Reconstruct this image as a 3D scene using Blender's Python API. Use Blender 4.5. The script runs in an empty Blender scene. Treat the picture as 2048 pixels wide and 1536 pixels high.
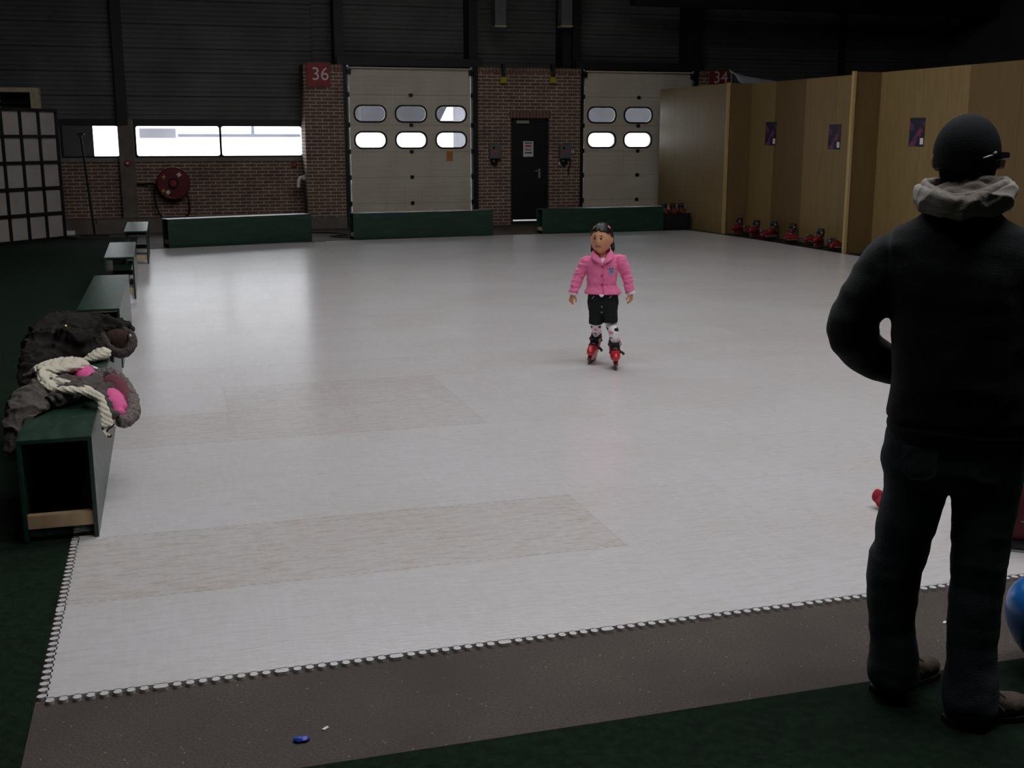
import bpy, bmesh, math, random
from mathutils import Vector, Matrix, noise
from mathutils.bvhtree import BVHTree
random.seed(7)
SC = bpy.context.scene
COL = SC.collection
R = math.radians

# ---------------------------------------------------------------- camera
F, HC = 2300.0, 1.7                       # focal length in pixels of the 2048 frame, eye height
PITCH = math.atan((768 - 275) / F)
YAW = math.atan((1024 - 320) / math.hypot(F, 768 - 275))
FW = Vector((math.sin(YAW) * math.cos(PITCH), math.cos(YAW) * math.cos(PITCH), -math.sin(PITCH)))
RT = Vector((math.cos(YAW), -math.sin(YAW), 0))
UP = RT.cross(FW)
cam = bpy.data.objects.new('camera', bpy.data.cameras.new('camera'))
COL.objects.link(cam)
cam.data.sensor_width = 36
cam.data.lens = F / 2048 * 36
cam.data.clip_end = 300
cam.location = (0, 0, HC)
cam.rotation_euler = Matrix((RT, UP, -FW)).transposed().to_euler()
SC.camera = cam


def ray(x, y):
    return FW + RT * ((x - 1024) / F) - UP * ((y - 768) / F)


def G(x, y, z=0.0):                        # where the sight line meets height z
    d = ray(x, y); t = (z - HC) / d.z
    return Vector((d.x * t, d.y * t, z))


def W(x, y, Y):                            # where it meets the wall plane at Y
    d = ray(x, y); t = Y / d.y
    return Vector((d.x * t, Y, HC + d.z * t))


def WX(x, y, X):
    d = ray(x, y); t = X / d.x
    return Vector((X, d.y * t, HC + d.z * t))


class Frame:                               # upright plane through a standing person, facing the camera
    def __init__(s, A):
        s.A = Vector(A); s.D = math.hypot(A[0], A[1]); s.th = math.atan2(A[0], A[1])
        s.y = Vector((math.sin(s.th), math.cos(s.th), 0)); s.x = Vector((math.cos(s.th), -math.sin(s.th), 0))

    def __call__(s, px, py, d=0.0):
        r = ray(px, py); t = (s.D + d) / r.dot(s.y)
        return Vector((t * r.dot(s.x), d, HC + t * r.z - s.A.z))


# ---------------------------------------------------------------- materials
def lin(c):
    return tuple(((v / 255 / 12.92) if v / 255 <= .04045 else ((v / 255 + .055) / 1.055) ** 2.4) for v in c)


class NT:
    def __init__(s, m):
        m.use_nodes = True
        s.t = m.node_tree; s.n = s.t.nodes; s.n.clear()

    def new(s, typ, **kw):
        n = s.n.new(typ)
        for k, v in kw.items():
            if k[0] == '_':
                setattr(n, k[1:], v)
            else:
                i = n.inputs[int(k[1:])] if k[0] == 'i' and k[1:].isdigit() else n.inputs[k.replace('__', ' ')]
                s.set(i, v)
        return n

    def set(s, i, v):
        if isinstance(v, bpy.types.NodeSocket):
            s.t.links.new(v, i)
        else:
            if i.type == 'RGBA' and len(v) == 3: v = (*v, 1)
            i.default_value = v

    def math(s, op, a, b=0.0, c=None):
        n = s.n.new('ShaderNodeMath'); n.operation = op
        s.set(n.inputs[0], a); s.set(n.inputs[1], b)
        if c is not None: s.set(n.inputs[2], c)
        return n.outputs[0]

    def mix(s, f, a, b, mode='MIX'):
        n = s.n.new('ShaderNodeMix'); n.data_type = 'RGBA'; n.blend_type = mode
        s.set(n.inputs[0], f); s.set(n.inputs[6], a); s.set(n.inputs[7], b)
        return n.outputs[2]

    def ramp(s, f, lo, hi):
        n = s.n.new('ShaderNodeMapRange'); s.set(n.inputs[0], f); n.inputs[1].default_value = lo; n.inputs[2].default_value = hi
        return n.outputs[0]


MATS = {}


def pbr(name, col, rough=.6, var=.25, scale=8., bump=0., bscale=60., spec=.4, metal=0., stretch=(1, 1, 1), tint=None, sheen=0.):
    """plain painted / woven / moulded surface with a soft mottling of its own colour"""
    m = bpy.data.materials.new(name); MATS[name] = m; q = NT(m)
    tc = q.new('ShaderNodeTexCoord'); mp = q.new('ShaderNodeMapping', i0=tc.outputs['Object'], i3=stretch)
    nz = q.new('ShaderNodeTexNoise', i0=mp.outputs[0], Scale=scale, Detail=5.)
    f = q.ramp(nz.outputs[0], .3, .7)
    a = tuple(v * (1 - var) for v in col); b = tint or tuple(min(1, v * (1 + var)) for v in col)
    c = q.mix(f, a, b)
    p = q.new('ShaderNodeBsdfPrincipled', Base__Color=c, Roughness=rough, Metallic=metal)
    p.inputs['Specular IOR Level'].default_value = spec
    if sheen: p.inputs['Sheen Weight'].default_value = sheen
    if bump:
        n2 = q.new('ShaderNodeTexNoise', i0=mp.outputs[0], Scale=bscale, Detail=3.)
        bp = q.new('ShaderNodeBump', Strength=bump, Height=n2.outputs[0]); bp.inputs['Distance'].default_value = .01
        q.set(p.inputs['Normal'], bp.outputs[0])
    o = q.new('ShaderNodeOutputMaterial', i0=p.outputs[0])
    return m


def brick(name, c1, c2, mortar, bw=.22, bh=.064, vertical=False, gap=.007):
    m = bpy.data.materials.new(name); MATS[name] = m; q = NT(m)
    tc = q.new('ShaderNodeTexCoord'); sp = q.new('ShaderNodeSeparateXYZ', i0=tc.outputs['Object'])
    u = q.math('ADD', sp.outputs[0], sp.outputs[1])
    cb = q.new('ShaderNodeCombineXYZ', i0=u, i1=sp.outputs[2])
    bt = q.new('ShaderNodeTexBrick', i0=cb.outputs[0], Color1=c1, Color2=c2, Mortar=mortar, Scale=1.)
    bt.inputs['Brick Width'].default_value = bw; bt.inputs['Row Height'].default_value = bh
    bt.inputs['Mortar Size'].default_value = gap; bt.inputs['Mortar Smooth'].default_value = .3
    bt.inputs['Bias'].default_value = -.1
    if vertical: bt.offset = 0.
    nz = q.new('ShaderNodeTexNoise', i0=tc.outputs['Object'], Scale=3.5, Detail=6.)
    c = q.mix(q.ramp(nz.outputs[0], .3, .75), bt.outputs[0], q.mix(.45, bt.outputs[0], (.02, .015, .012)))
    bp = q.new('ShaderNodeBump', Strength=.5, Height=q.math('SUBTRACT', 1., bt.outputs[1])); bp.inputs['Distance'].default_value = .01
    p = q.new('ShaderNodeBsdfPrincipled', Base__Color=c, Roughness=.85, Normal=bp.outputs[0])
    p.inputs['Specular IOR Level'].default_value = .25
    q.new('ShaderNodeOutputMaterial', i0=p.outputs[0])
    return m


def wood(name, c1, c2, rough=.5):
    m = bpy.data.materials.new(name); MATS[name] = m; q = NT(m)
    tc = q.new('ShaderNodeTexCoord'); mp = q.new('ShaderNodeMapping', i0=tc.outputs['Object'], i3=(3., 3., .35))
    nz = q.new('ShaderNodeTexNoise', i0=mp.outputs[0], Scale=4., Detail=8., Distortion=1.2)
    n2 = q.new('ShaderNodeTexNoise', i0=tc.outputs['Object'], Scale=90., Detail=2.)
    f = q.math('ADD', q.math('MULTIPLY', q.ramp(nz.outputs[0], .3, .7), .7), q.math('MULTIPLY', n2.outputs[0], .3))
    p = q.new('ShaderNodeBsdfPrincipled', Base__Color=q.mix(f, c1, c2), Roughness=rough)
    p.inputs['Specular IOR Level'].default_value = .35
    q.new('ShaderNodeOutputMaterial', i0=p.outputs[0])
    return m


def painted(name, base, scuff, rough=.3):
    """old gloss paint with long brush / rub marks and pale chipped scuffs"""
    m = bpy.data.materials.new(name); MATS[name] = m; q = NT(m)
    tc = q.new('ShaderNodeTexCoord'); mp = q.new('ShaderNodeMapping', i0=tc.outputs['Object'], i3=(6., 1.2, 9.))
    nz = q.new('ShaderNodeTexNoise', i0=mp.outputs[0], Scale=3., Detail=7., Distortion=.6)
    n2 = q.new('ShaderNodeTexNoise', i0=tc.outputs['Object'], Scale=22., Detail=6.)
    c = q.mix(q.ramp(nz.outputs[0], .45, .72), base, tuple(v * 1.7 for v in base))
    c = q.mix(q.math('MULTIPLY', q.ramp(n2.outputs[0], .70, .76), .4), c, scuff)
    bp = q.new('ShaderNodeBump', Strength=.16, Height=nz.outputs[0]); bp.inputs['Distance'].default_value = .004
    r = q.math('ADD', rough, q.math('MULTIPLY', n2.outputs[0], .2))
    p = q.new('ShaderNodeBsdfPrincipled', Base__Color=c, Roughness=r, Normal=bp.outputs[0])
    q.new('ShaderNodeOutputMaterial', i0=p.outputs[0])
    return m


def mat_rink():
    m = bpy.data.materials.new('rink_plastic'); MATS['rink'] = m; q = NT(m)
    tc = q.new('ShaderNodeTexCoord'); at = q.new('ShaderNodeAttribute', _attribute_name='tone')
    st = q.new('ShaderNodeMapping', i0=tc.outputs['Object'], i3=(1.2, 5., 1.))
    n1 = q.new('ShaderNodeTexNoise', i0=st.outputs[0], Scale=6.5, Detail=10., Roughness=.8)
    n2 = q.new('ShaderNodeTexNoise', i0=tc.outputs['Object'], Scale=1.1, Detail=4.)
    st3 = q.new('ShaderNodeMapping', i0=tc.outputs['Object'], i3=(14., 1.6, 1.))
    n3 = q.new('ShaderNodeTexNoise', i0=st3.outputs[0], Scale=3., Detail=6., Roughness=.6)
    n6 = q.new('ShaderNodeTexNoise', i0=st.outputs[0], Scale=30., Detail=8., Roughness=.8)
    dirt = q.math('MULTIPLY', q.ramp(n1.outputs[0], .48, .70), q.math('ADD', .55, q.math('MULTIPLY', at.outputs['Fac'], .4)))
    dirt = q.math('ADD', dirt, q.math('MULTIPLY', q.math('MULTIPLY', q.ramp(n2.outputs[0], .40, .7), q.ramp(n6.outputs[0], .3, .7)), .34))
    n5 = q.new('ShaderNodeTexNoise', i0=tc.outputs['Object'], Scale=26., Detail=6., Roughness=.75)
    dirt = q.math('ADD', dirt, q.math('MULTIPLY', q.math('MULTIPLY', at.outputs['Fac'], q.ramp(n5.outputs[0], .2, .75)), .42))
    white = q.mix(q.math('MULTIPLY', q.ramp(n3.outputs[0], .45, .75), .5), (.66, .645, .66), (.75, .735, .755))
    c = q.mix(dirt, white, (.49, .415, .345))
    # faint zig-zag joints between the interlocking tiles
    sp = q.new('ShaderNodeSeparateXYZ', i0=tc.outputs['Object'])
    def joint(a, b, per, off):
        w = q.math('MULTIPLY', q.math('SIGN', q.math('SINE', q.math('MULTIPLY', b, 147.))), .009)
        f = q.math('FRACT', q.math('DIVIDE', q.math('SUBTRACT', q.math('ADD', a, w), off), per))
        return q.math('LESS_THAN', q.math('ABSOLUTE', q.math('SUBTRACT', f, .5)), .0055)
    j = q.math('MAXIMUM', joint(sp.outputs[1], sp.outputs[0], .745, 3.535 - .3725), q.math('MULTIPLY', joint(sp.outputs[0], sp.outputs[1], .745, -.44 - .3725), .4))
    c = q.mix(q.math('MULTIPLY', j, q.math('ADD', .12, q.math('MULTIPLY', at.outputs['Fac'], .3))), c, (.33, .27, .22))
    st4 = q.new('ShaderNodeMapping', i0=tc.outputs['Object'], i3=(2., 9., 1.))
    n4 = q.new('ShaderNodeTexNoise', i0=st4.outputs[0], Scale=9., Detail=5.)
    bp = q.new('ShaderNodeBump', Strength=.085, Height=n4.outputs[0]); bp.inputs['Distance'].default_value = .012
    r = q.math('ADD', .13, q.math('MULTIPLY', q.ramp(n1.outputs[0], .35, .7), .17))
    p = q.new('ShaderNodeBsdfPrincipled', Base__Color=c, Roughness=r, Normal=bp.outputs[0])
    p.inputs['Specular IOR Level'].default_value = 1.
    q.new('ShaderNodeOutputMaterial', i0=p.outputs[0])


def mat_glass(name='glass', tint=(.93, .95, .96)):
    m = bpy.data.materials.new(name); MATS[name] = m; q = NT(m)
    tr = q.new('ShaderNodeBsdfTransparent', i0=tint); gl = q.new('ShaderNodeBsdfGlossy', Roughness=.06)
    fr = q.new('ShaderNodeFresnel', i0=1.45)
    mx = q.new('ShaderNodeMixShader', i0=q.math('MULTIPLY', fr.outputs[0], .6), i1=tr.outputs[0], i2=gl.outputs[0])
    q.new('ShaderNodeOutputMaterial', i0=mx.outputs[0])


def mat_asphalt():
    m = bpy.data.materials.new('asphalt'); MATS['asphalt'] = m; q = NT(m)
    tc = q.new('ShaderNodeTexCoord')
    n1 = q.new('ShaderNodeTexNoise', i0=tc.outputs['Object'], Scale=2.2, Detail=6.)
    n2 = q.new('ShaderNodeTexNoise', i0=tc.outputs['Object'], Scale=120., Detail=4.)
    vo = q.new('ShaderNodeTexVoronoi', i0=tc.outputs['Object'], Scale=38.)
    c = q.mix(q.ramp(n1.outputs[0], .3, .7), (.066, .052, .043), (.108, .087, .072))
    c = q.mix(q.math('MULTIPLY', q.ramp(n2.outputs[0], .35, .65), .75), c, (.036, .029, .025))
    wn = q.new('ShaderNodeTexWhiteNoise', i0=vo.outputs['Position'])
    sp = q.math('MULTIPLY', q.math('LESS_THAN', vo.outputs[0], .10), q.math('GREATER_THAN', wn.outputs[0], .68))
    c = q.mix(q.math('MULTIPLY', sp, .7), c, (.42, .36, .27))
    bp = q.new('ShaderNodeBump', Strength=.6, Height=n2.outputs[0]); bp.inputs['Distance'].default_value = .006
    p = q.new('ShaderNodeBsdfPrincipled', Base__Color=c, Roughness=.75, Normal=bp.outputs[0])
    p.inputs['Specular IOR Level'].default_value = .3
    q.new('ShaderNodeOutputMaterial', i0=p.outputs[0])


def mat_paper(name, rows, base):
    """printed sheet: coloured print blotches on a base colour"""
    m = bpy.data.materials.new(name); MATS[name] = m; q = NT(m)
    tc = q.new('ShaderNodeTexCoord'); nz = q.new('ShaderNodeTexNoise', i0=tc.outputs['Object'], Scale=rows[0], Detail=3.)
    n2 = q.new('ShaderNodeTexNoise', i0=tc.outputs['Object'], Scale=rows[0] * 1.7, Detail=2.)
    c = q.mix(q.ramp(nz.outputs[0], .5, .6), base, rows[1]); c = q.mix(q.ramp(n2.outputs[0], .58, .66), c, rows[2])
    p = q.new('ShaderNodeBsdfPrincipled', Base__Color=c, Roughness=.5)
    q.new('ShaderNodeOutputMaterial', i0=p.outputs[0])


# ---------------------------------------------------------------- mesh building
class MB:
    def __init__(s):
        s.bm = bmesh.new(); s.mi = 0

    def _mi(s, fs):
        for f in fs: f.material_index = s.mi

    def box(s, lo, hi, bev=0., rot=None, at=None):
        lo, hi = Vector(lo), Vector(hi)
        r = bmesh.ops.create_cube(s.bm, size=1.)
        vs = r['verts']; c = (lo + hi) / 2; d = hi - lo
        for v in vs: v.co = Vector((v.co.x * d.x, v.co.y * d.y, v.co.z * d.z)) + c
        if rot is not None:
            pv = Vector(at) if at is not None else c
            for v in vs: v.co = rot @ (v.co - pv) + pv
        fs = list({f for v in vs for f in v.link_faces}); s._mi(fs)
        if bev > 0:
            es = list({e for v in vs for e in v.link_edges})
            b = bmesh.ops.bevel(s.bm, geom=es, offset=bev, segments=2, profile=.7, affect='EDGES'); s._mi(b['faces'])
        return s

    def rings(s, rs, cap=True, close=False):
        """rs: list of lists of points, all the same length"""
        vv = [[s.bm.verts.new(p) for p in r] for r in rs]; n = len(vv[0]); m = len(vv); fs = []
        for i in range(m if close else m - 1):
            a, b = vv[i], vv[(i + 1) % m]
            for k in range(n):
                fs.append(s.bm.faces.new((a[k], a[(k + 1) % n], b[(k + 1) % n], b[k])))
        if cap and not close:
            fs.append(s.bm.faces.new(vv[0][::-1])); fs.append(s.bm.faces.new(vv[-1]))
        s._mi(fs)
        return s

    def loft(s, secs, n=20, p=2.):
        """secs: (x, y, z, rx, ry) horizontal superellipse sections"""
        rs = []
        for (x, y, z, rx, ry) in secs:
            r = []
            for k in range(n):
                t = 2 * math.pi * k / n; c, d = math.cos(t), math.sin(t)
                r.append(Vector((x + rx * math.copysign(abs(c) ** (2 / p), c), y + ry * math.copysign(abs(d) ** (2 / p), d), z)))
            rs.append(r)
        return s.rings(rs)

    def tube(s, pts, rad, n=14, sub=4, up=None, cap=True, close=False):
        """pts path (Catmull-Rom), rad one value / list / list of (a, b)"""
        pts = [Vector(p) for p in pts]
        if not isinstance(rad, list): rad = [rad] * len(pts)
        rad = [(r, r) if not isinstance(r, (list, tuple)) else tuple(r) for r in rad]
        P, Q = [], []
        m = len(pts)
        if sub > 1 and m > 2:
            for i in range(m if close else m - 1):
                g = (lambda j: j % m) if close else (lambda j: max(0, min(m - 1, j)))
                p0, p1, p2, p3 = (pts[g(i - 1)], pts[g(i)], pts[g(i + 1)], pts[g(i + 2)])
                for k in range(sub):
                    t = k / sub
                    P.append(.5 * (2 * p1 + (p2 - p0) * t + (2 * p0 - 5 * p1 + 4 * p2 - p3) * t * t + (3 * p1 - p0 - 3 * p2 + p3) * t ** 3))
                    e = t * t * (3 - 2 * t); ra, rb = rad[g(i)], rad[g(i + 1)]
                    Q.append((ra[0] + (rb[0] - ra[0]) * e, ra[1] + (rb[1] - ra[1]) * e))
            if not close: P.append(pts[-1]); Q.append(rad[-1])
        else:
            P, Q = pts, rad
        rs = []; M = len(P); prev = None
        for i in range(M):
            a = P[(i - 1) % M] if close else P[max(0, i - 1)]; b = P[(i + 1) % M] if close else P[min(M - 1, i + 1)]
            t = (b - a)
            t = t.normalized() if t.length > 1e-9 else Vector((0, 0, 1))
            if prev is None:
                u = Vector(up) if up is not None else (Vector((0, 0, 1)) if abs(t.z) < .9 else Vector((0, 1, 0)))
            else:
                u = Vector(up) if up is not None else prev
            u = (u - t * u.dot(t))
            u = u.normalized() if u.length > 1e-6 else t.orthogonal().normalized()
            prev = u; v = t.cross(u)
            rs.append([P[i] + v * (Q[i][0] * math.cos(2 * math.pi * k / n)) + u * (Q[i][1] * math.sin(2 * math.pi * k / n)) for k in range(n)])
        return s.rings(rs, cap=cap, close=close)

    def cyl(s, a, b, r, n=20, r2=None):
        return s.tube([a, b], [r, r if r2 is None else r2], n=n, sub=1)

    def ball(s, c, r, rot=None, seg=20, fn=None):
        r = r if isinstance(r, (list, tuple)) else (r, r, r)
        q = bmesh.ops.create_uvsphere(s.bm, u_segments=seg, v_segments=max(6, seg // 2 + 2), radius=1.)
        for v in q['verts']:
            d = v.co.copy()
            if fn: d = fn(d)
            d = Vector((d.x * r[0], d.y * r[1], d.z * r[2]))
            v.co = (rot @ d if rot is not None else d) + Vector(c)
        s._mi({f for v in q['verts'] for f in v.link_faces})
        return s

    def prism(s, poly, d0, d1, fn):
        """2-D outline swept between two depths; fn(u, v, d) -> point"""
        a = [s.bm.verts.new(fn(u, v, d0)) for u, v in poly]; b = [s.bm.verts.new(fn(u, v, d1)) for u, v in poly]; n = len(a)
        fs = [s.bm.faces.new((a[i], a[(i + 1) % n], b[(i + 1) % n], b[i])) for i in range(n)]
        fs += [s.bm.faces.new(a[::-1]), s.bm.faces.new(b)]
        s._mi(fs)
        return s

    def grid(s, fn, nu, nv):
        vv = [[s.bm.verts.new(fn(i / (nu - 1), j / (nv - 1))) for j in range(nv)] for i in range(nu)]
        s._mi([s.bm.faces.new((vv[i][j], vv[i + 1][j], vv[i + 1][j + 1], vv[i][j + 1])) for i in range(nu - 1) for j in range(nv - 1)])
        return s

    def mesh(s, name, mats, smooth=False, fix=True):
        if fix: bmesh.ops.recalc_face_normals(s.bm, faces=s.bm.faces[:])
        me = bpy.data.meshes.new(name); s.bm.to_mesh(me); s.bm.free()
        for m in (mats if isinstance(mats, (list, tuple)) else [mats]): me.materials.append(MATS[m])
        if smooth:
            me.polygons.foreach_set('use_smooth', [True] * len(me.polygons))
            if smooth != 'all':
                try: me.set_sharp_from_angle(angle=R(smooth if smooth is not True else 40))
                except Exception: pass
        return me

    def build(s, name, mats, parent=None, smooth=False, world=False, loc=None):
        me = s.mesh(name, mats, smooth)
        if world and parent is not None:
            me.transform(mw(parent).inverted())
        return link(name, me, parent, loc)


def mw(o):
    m = Matrix.LocRotScale(o.location, o.rotation_euler, o.scale)
    return mw(o.parent) @ m if o.parent else m


def link(name, data, parent=None, loc=None):
    o = bpy.data.objects.new(name, data); COL.objects.link(o)
    if parent is not None: o.parent = parent
    if loc is not None: o.location = loc
    return o


def thing(name, label, cat, loc=(0, 0, 0), rz=0., group=None):
    o = link(name, None, None, loc); o.rotation_euler = (0, 0, rz); o.empty_display_size = .1
    return tag(o, label, cat, group)


def tag(o, label, cat, group=None):
    o['label'] = label; o['category'] = cat
    if group: o['group'] = group
    return o


def struct(o):
    o['kind'] = 'structure'
    return o


def copy_tree(o, parent=None):
    c = o.copy(); COL.objects.link(c)
    if parent is not None: c.parent = parent
    for ch in list(o.children): copy_tree(ch, c)
    return c


def bake(me, mods):
    o = bpy.data.objects.new('tmp', me); COL.objects.link(o)
    for typ, kw in mods:
        md = o.modifiers.new(typ, typ)
        for k, v in kw.items(): setattr(md, k, v)
    dg = bpy.context.evaluated_depsgraph_get(); dg.update()
    r = bpy.data.meshes.new_from_object(o.evaluated_get(dg)); bpy.data.objects.remove(o)
    return r


def organic(mb, name, mats, parent=None, voxel=.01, smooth=6, fold=None, colour=None, world=False, post=None):
    """fuse overlapping closed volumes into one continuous skin, crease it, colour it by place"""
    me = mb.mesh('tmp', mats)
    r = bake(me, [('REMESH', dict(mode='VOXEL', voxel_size=voxel)), ('SMOOTH', dict(factor=.5, iterations=smooth))])
    r.name = name
    if fold:
        ns = [v.normal.copy() for v in r.vertices]
        for v, n in zip(r.vertices, ns): v.co += n * fold(v.co)
    if post:
        for v in r.vertices: v.co = post(v.co)
    r.polygons.foreach_set('use_smooth', [True] * len(r.polygons))
    r.materials.clear()
    for m in (mats if isinstance(mats, (list, tuple)) else [mats]): r.materials.append(MATS[m])
    if colour:
        for p in r.polygons: p.material_index = colour(p.center, p.normal)
    else:
        r.polygons.foreach_set('material_index', [0] * len(r.polygons))
    if world and parent is not None: r.transform(mw(parent).inverted())
    return link(name, r, parent)


def wr(amp, f, st=(1, 1, 1), off=0.):
    """cloth crease field"""
    def g(p):
        q = Vector((p.x * st[0] + off, p.y * st[1], p.z * st[2])) * f
        return amp * (1 - 2 * abs(noise.noise(q))) * .6 + amp * .5 * noise.noise(q * 2.3)
    return g


def crease(amp, f, off=0.):
    """crumpled heavy cloth: sharp warped ridges with flat valleys"""
    def g(p):
        q = Vector((p.x + off, p.y, p.z)) * f
        q = q + Vector((noise.noise(q * .7), noise.noise(q * .7 + Vector((5, 1, 2))), noise.noise(q * .7 + Vector((2, 8, 3))))) * .8
        r = (1 - abs(noise.noise(q))) ** 5; r2 = (1 - abs(noise.noise(q * 2.1 + Vector((3, 3, 3))))) ** 4
        return amp * (r * .9 + r2 * .5 - .5)
    return g


def shell(c, r, rot, keep, parent, name, mat, thick=.006, seg=48, fn=None, smooth=2):
    bm = bmesh.new(); bmesh.ops.create_uvsphere(bm, u_segments=seg, v_segments=seg // 2, radius=1.)
    bmesh.ops.delete(bm, geom=[f for f in bm.faces if not keep(f.calc_center_median())], context='FACES')
    for v in bm.verts:
        d = v.co.copy(); k = fn(d) if fn else 1.
        v.co = rot @ Vector((d.x * r[0] * k, d.y * r[1] * k, d.z * r[2] * k)) + Vector(c)
    bm.normal_update()
    me = bpy.data.meshes.new(name); bm.to_mesh(me); bm.free(); me.materials.append(MATS[mat])
    me = bake(me, [('SMOOTH', dict(factor=.5, iterations=smooth)), ('SOLIDIFY', dict(thickness=thick, offset=0.)), ('SUBSURF', dict(levels=1, render_levels=1))])
    me.polygons.foreach_set('use_smooth', [True] * len(me.polygons)); me.name = name
    return link(name, me, parent)


def outline(w, h, r, n=6):
    pts = []
    for cx, cy, a0 in ((w / 2 - r, h / 2 - r, 0), (-w / 2 + r, h / 2 - r, 90), (-w / 2 + r, -h / 2 + r, 180), (w / 2 - r, -h / 2 + r, 270)):
        for k in range(n + 1):
            a = R(a0 + 90 * k / n); pts.append((cx + r * math.cos(a), cy + r * math.sin(a)))
    return pts


def plate(name, outer, holes, y, t, mat, parent=None, bev=0.):
    """flat plate in the XZ plane with holes cut through it, front face at Y = y, thickness t"""
    cu = bpy.data.curves.new('tmp', 'CURVE'); cu.dimensions = '2D'; cu.fill_mode = 'BOTH'; cu.extrude = t / 2
    if bev: cu.bevel_depth = bev; cu.bevel_resolution = 1; cu.extrude = t / 2 - bev; cu.offset = -bev
    for poly in [outer] + holes:
        sp = cu.splines.new('POLY'); sp.points.add(len(poly) - 1); sp.use_cyclic_u = True
        for p, (u, v) in zip(sp.points, poly): p.co = (u, v, 0, 1)
    o = bpy.data.objects.new('tmp', cu); COL.objects.link(o)
    dg = bpy.context.evaluated_depsgraph_get(); dg.update()
    me = bpy.data.meshes.new_from_object(o.evaluated_get(dg)); bpy.data.objects.remove(o)
    me.transform(Matrix.Translation((0, y + t / 2, 0)) @ Matrix.Rotation(R(90), 4, 'X'))
    me.materials.clear(); me.materials.append(MATS[mat]); me.name = name
    return link(name, me, parent)


def text(name, s, size, mat, parent, loc, rot=(R(90), 0, 0), ext=.004):
    cu = bpy.data.curves.new(name, 'FONT'); cu.body = s; cu.size = size; cu.extrude = ext; cu.align_x = 'CENTER'; cu.align_y = 'CENTER'
    o = bpy.data.objects.new('tmp', cu); COL.objects.link(o)
    dg = bpy.context.evaluated_depsgraph_get(); dg.update()
    me = bpy.data.meshes.new_from_object(o.evaluated_get(dg)); bpy.data.objects.remove(o)
    me.materials.clear(); me.materials.append(MATS[mat])
    t = link(name, me, parent, loc); t.rotation_euler = rot
    return t
SKY, EXPO = 9.0, -0.16
# ---------------------------------------------------------------- palette
mat_rink(); mat_glass(); mat_asphalt()
brick('brick', (.225, .13, .10), (.165, .10, .082), (.56, .45, .36), gap=.010)
brick('soldier', (.21, .12, .085), (.16, .08, .06), (.36, .28, .21), bw=.068, bh=.23, vertical=True, gap=.009)
pbr('concrete', (.15, .128, .108), .85, .25, 4., .2, 40.)
pbr('sill', (.20, .18, .155), .7, .15, 3.)
pbr('cladding', (.098, .104, .096), .6, .25, 1.2)
pbr('dark_steel', (.012, .012, .012), .5, .3, 3.)
pbr('roof_dark', (.03, .03, .03), .8, .2, 1.)
pbr('door_white', (.66, .60, .50), .5, .07, 1.3, spec=.35)
pbr('galvanised', (.24, .26, .29), .45, .2, 20., metal=.3)
pbr('black_rubber', (.006, .006, .007), .6, .2, 10.)
pbr('black_plastic', (.010, .010, .011), .35, .2, 10.)
pbr('black_paint', (.008, .0075, .008), .45, .3, 3.)
pbr('sign_red', (.28, .018, .022), .45, .15, 3.)
pbr('numeral_white', (.72, .66, .62), .5, .05, 3.)
pbr('white_card', (.75, .70, .70), .5, .08, 5.)
pbr('red_print', (.55, .05, .06), .5, .1, 5.)
pbr('green_print', (.05, .22, .14), .5, .1, 5.)
pbr('grey_print', (.06, .06, .07), .5, .1, 5.)
pbr('grey_enamel', (.13, .135, .14), .45, .1, 5.)
pbr('yellow', (.42, .36, .015), .5, .15, 9.)
pbr('orange', (.5, .2, .04), .5, .15, 9.)
pbr('silver', (.55, .54, .5), .3, .1, 9., metal=.7)
pbr('reel_red', (.14, .012, .014), .4, .15, 4.)
pbr('cream', (.46, .40, .25), .6, .15, 5.)
pbr('screen_cream', (.40, .365, .34), .7, .10, 2.2)
pbr('panel_grey', (.10, .10, .105), .7, .15, 2.)
pbr('tarp', (.45, .45, .50), .7, .15, 4., .3, 9.)
painted('bench_green', (.010, .033, .021), (.30, .34, .29), .23)
pbr('bench_dark', (.010, .022, .017), .6, .3, 7.)
wood('plywood', (.195, .13, .05), (.255, .175, .07))
wood('plywood_dark', (.122, .077, .029), (.16, .102, .04))
wood('ply_edge', (.38, .27, .11), (.46, .33, .14))
wood('crossbar_wood', (.42, .29, .16), (.55, .40, .24))
pbr('blue_foil', (.02, .06, .42), .3, .2, 20.)
pbr('carpet', (.010, .021, .012), .95, .35, 30., .9, 240., spec=.1)
pbr('ext_white', (.8, .8, .8), .8, .05, 1.)
pbr('ext_blue', (.07, .074, .092), .8, .15, 1.)
pbr('ext_grey', (.075, .075, .085), .8, .25, .6)
pbr('ext_dark', (.011, .011, .014), .8, .5, .8)
mat_paper('poster_print', (7., (.20, .03, .10), (.03, .045, .14)), (.012, .014, .028))

# ---------------------------------------------------------------- floor, carpets, shell of the hall
YW, YP = 22.8, 22.15            # back wall plane behind the window bay, front of the piers and big doors
XL, XR, Y0, HT = -11., 17., -5., 7.
struct(MB().box((XL, Y0, -.2), (XR, 23.6, 0)).build('floor', 'asphalt'))
struct(MB().box((XL - .2, Y0, 0), (XL, 23.2, HT)).build('wall_left', 'cladding'))
struct(MB().box((XR, Y0, 0), (XR + .2, 23.2, HT)).build('wall_right', 'cladding'))
struct(MB().box((XL, Y0 - .2, 0), (XR, Y0, HT)).build('wall_front', 'cladding'))
tag(MB().box((XL + .3, -4.5, .0), (-.472, 21.2, .006)).build('carpet', 'carpet'), 'dark green needle felt carpet beside the row of side benches', 'carpet')
tag(MB().box((-.455, -4.5, .0), (10.5, 2.916, .006)).build('carpet', 'carpet'), 'dark green carpet that the man in the cap stands on', 'carpet')
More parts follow.
